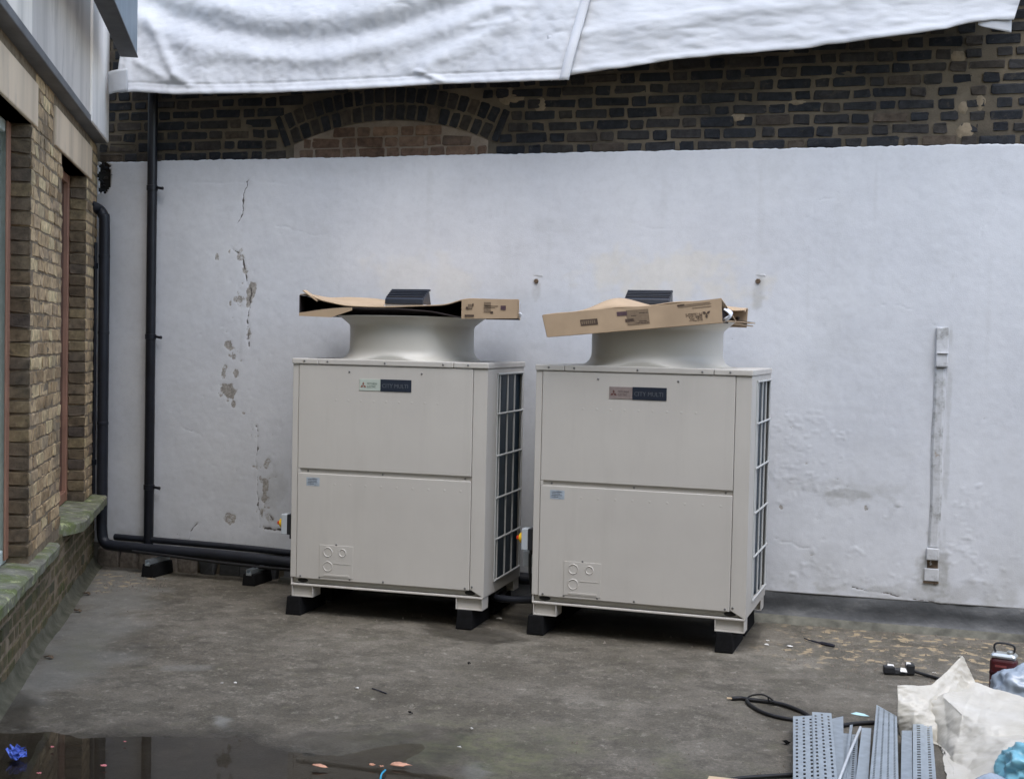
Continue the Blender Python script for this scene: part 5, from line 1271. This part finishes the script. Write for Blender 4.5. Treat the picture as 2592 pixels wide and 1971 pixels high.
def chip(name, px, py, sx, sy, mat, label, cat, seed, hgt=.010, n_=9, rz=0.0, group=None):
    """a curled scrap: irregular outline, bent, with thickness"""
    r_ = random.Random(seed); c = on_floor(px, py); rings = []
    vs = [(0, 0, hgt*.6)]
    for k, rad in enumerate((.55, 1.0)):
        for i in range(n_):
            q = 2*math.pi*i/n_; rr = rad*(1+r_.uniform(-.28,.28)); x, y = rr*sx*math.cos(q), rr*sy*math.sin(q)
            vs.append((x*math.cos(rz)-y*math.sin(rz), x*math.sin(rz)+y*math.cos(rz), hgt*(r_.uniform(.3,1.0) if k == 0 else r_.uniform(0,.9))+.002))
    fs = [(0, 1+i, 1+(i+1)%n_) for i in range(n_)]+[(1+i, 1+n_+i, 1+n_+(i+1)%n_, 1+(i+1)%n_) for i in range(n_)]
    o = MB().add(vs, fs).build(name, MAT[mat], None, solid=.0015, loc=(c.x, c.y, .001), smooth=50); tag(o, label, cat, group); return o
# crumpled blue film: many folds
g_ = MB(); c = on_floor(36, 1915)
for k in range(16):
    q = random.uniform(0, 6.28); rr = random.uniform(0, .045); x, y = rr*1.3*math.cos(q), rr*math.sin(q); s_ = random.uniform(.014,.026)
    pts = [(x+random.uniform(-s_,s_), y+random.uniform(-s_,s_), random.uniform(.0,.036)) for _ in range(6)]; g_.add(pts, [(0,1,2),(0,2,3),(0,3,4),(0,4,5),(1,2,4),(2,3,5)])
tag(g_.build('blue_film_scrap', MAT['bluefilm'], None, solid=.002, loc=(c.x, c.y, .003)), 'crumpled bright blue film scrap at the lower left corner', 'litter')
for (px, py, sx, sy, lab) in ((132,1893,.009,.007,'small pink petal nearest the blue film scrap'),(263,1939,.014,.008,'pink petal in the puddle near the bottom edge'),(98,1959,.011,.007,'pink petal at the bottom left below the blue film'),(316,1879,.007,.005,'tiny pink petal at the upper rim of the puddle')):
    chip('pink_petal', px, py, sx, sy, 'pink', lab, 'petal', px, .006, group='petals in the puddle')
chip('peach_leaf', 810, 1941, .036, .014, 'peach', 'pale pink leaf scrap at the bottom centre left', 'leaf', 11, .010, 11)
for k, (px, py, sx) in enumerate(((1012,1937,.048),(942,1938,.016),(965,1943,.010))):
    chip('peach_leaf', px, py, sx, sx*.42, 'peach', ('largest peach coloured leaf scrap at the bottom centre','small peach scrap left of the largest peach leaf','tiny peach scrap between two larger peach leaves')[k], 'leaf', 20+k, .010, 11)
cc = MB().tube(smooth_path([on_floor(975,1948,.004), on_floor(966,1958,.006), on_floor(963,1972,.005), on_floor(968,1990,.005)], 4), .004, 6).build('blue_string', MAT['cyan2'], None, smooth=50); tag(cc, 'short bright blue cord at the bottom edge', 'cord')
cs = MB(); a, b = on_floor(2153,1805,.002), on_floor(2201,1812,.002); n_ = Vector((0,.018,0))
cs.add([a, a*.7+b*.3-n_*.5, a*.3+b*.7-n_*.6, b, a*.3+b*.7+n_*.5+Vector((0,0,.006)), a*.7+b*.3+n_*.6+Vector((0,0,.008))], [(0,1,2,3,4,5)])
tag(cs.build('cyan_offcut', MAT['cyan'], None, solid=.002), 'thin pale cyan plastic offcut lying behind the metal lengths', 'litter')
chip('pale_scrap', 1994, 1823, .016, .007, 'cyan', 'tiny pale cyan scrap left of the slotted trays', 'litter', 41, .006)
tw = MB().tube(smooth_path([on_floor(2036,1615,.006), on_floor(2058,1622,.012), on_floor(2080,1627,.010), on_floor(2112,1634,.006)], 4), [.004]*4+[.006]*4+[.011]*4+[.008], 7).build('dark_twig', MAT['twig'], None, smooth=50); tag(tw, 'dark blue-black twig like scrap on the flecked floor right of the machines', 'litter')
for k, (px, py, s_, lab) in enumerate(((1943,1623,.013,'white fleck upper of two beside the right machine'),(1941,1633,.014,'white fleck lower of two beside the right machine'),(2000,1637,.020,'pale flat scrap on the floor right of the right machine'),(2500,1600,.016,'white scrap at the foot of the wall above the red tin'),(1264,1567,.024,'pale scrap on the floor beneath the gap between the machines'),(562,1731,.008,'left of two white specks on the floor before the left machine'),(596,1730,.008,'right of two white specks on the floor before the left machine'),(904,1743,.010,'white speck on the floor before the left machine'),(1162,1893,.010,'white speck on the floor at bottom centre'),(1194,1846,.008,'tiny white speck on the open floor at centre'),(2365,1705,.014,'white scrap touching the peak of the sack'))):
    chip('white_scrap', px, py, s_, s_*.55, 'whitebit', lab, 'litter', 60+k, .008, 8, group='white scraps on the floor')
for k, (px, py, s_, lab) in enumerate(((1187,1681,.010,'black speck on the open floor before the right machine'),(1038,1807,.012,'black speck on the open floor at lower centre'),(1990,1882,.018,'dark lump left of the slotted trays'),(2088,1573,.020,'dark lump at the wall foot right of the machines'),(2200,1590,.020,'flat dark scrap at the wall foot farther right'))):
    chip('dark_scrap', px, py, s_, s_*.6, 'rubber', lab, 'litter', 90+k, .014, 8, group='dark scraps on the floor')
stick = MB().tube([on_floor(942,1741,.004), on_floor(960,1747,.006), on_floor(978,1754,.004)], .003, 6).build('thin_stick', MAT['twig'], None, smooth=50); tag(stick, 'thin dark stick on the floor before the left machine', 'stick')
for k, (px, py, s_, lab) in enumerate(((215,1505,.030,'upper brown leaf curled at the foot of the left wall'),(190,1548,.030,'lower brown leaf at the foot of the left wall'),(118,1668,.028,'dark leaf on the pale cement left'))):
    chip('dead_leaf', px+6, py, s_, s_*.5, 'rust', lab, 'leaf', 120+k, .020, 9, group='dead leaves by the left wall')
# grit too small to count
gb = MB()
for k in range(900):
    if k < 260: p = on_floor(random.uniform(240, 420), random.uniform(1440, 1500))
    elif k < 620: p = on_floor(random.uniform(1980, 2592), random.uniform(1585, 1740))
    else: p = on_floor(random.uniform(150, 2000), random.uniform(1500, 1960))
    if (p-LWA).dot(LWN) < .1 or p.y > 8.5: continue
    if p.y < 5.85 and p.x < -1.5: continue
    s_ = random.uniform(.002, .007)*(1.5 if random.random() < .08 else 1)
    q = [(p.x+random.uniform(-1,1)*s_, p.y+random.uniform(-1,1)*s_, p.z-.004) for _ in range(4)]; 
    gb.add([(p.x-s_,p.y-s_*.6,-.003),(p.x+s_,p.y-s_*.8,-.003),(p.x+s_*.2,p.y+s_,-.003),(p.x+random.uniform(-.3,.3)*s_,p.y,s_*.9+.003)], [(0,1,3),(1,2,3),(2,0,3)])
tag(gb.build('grit', MAT['stone'], None), 'fine grit scattered over the floor', 'grit', kind='stuff')
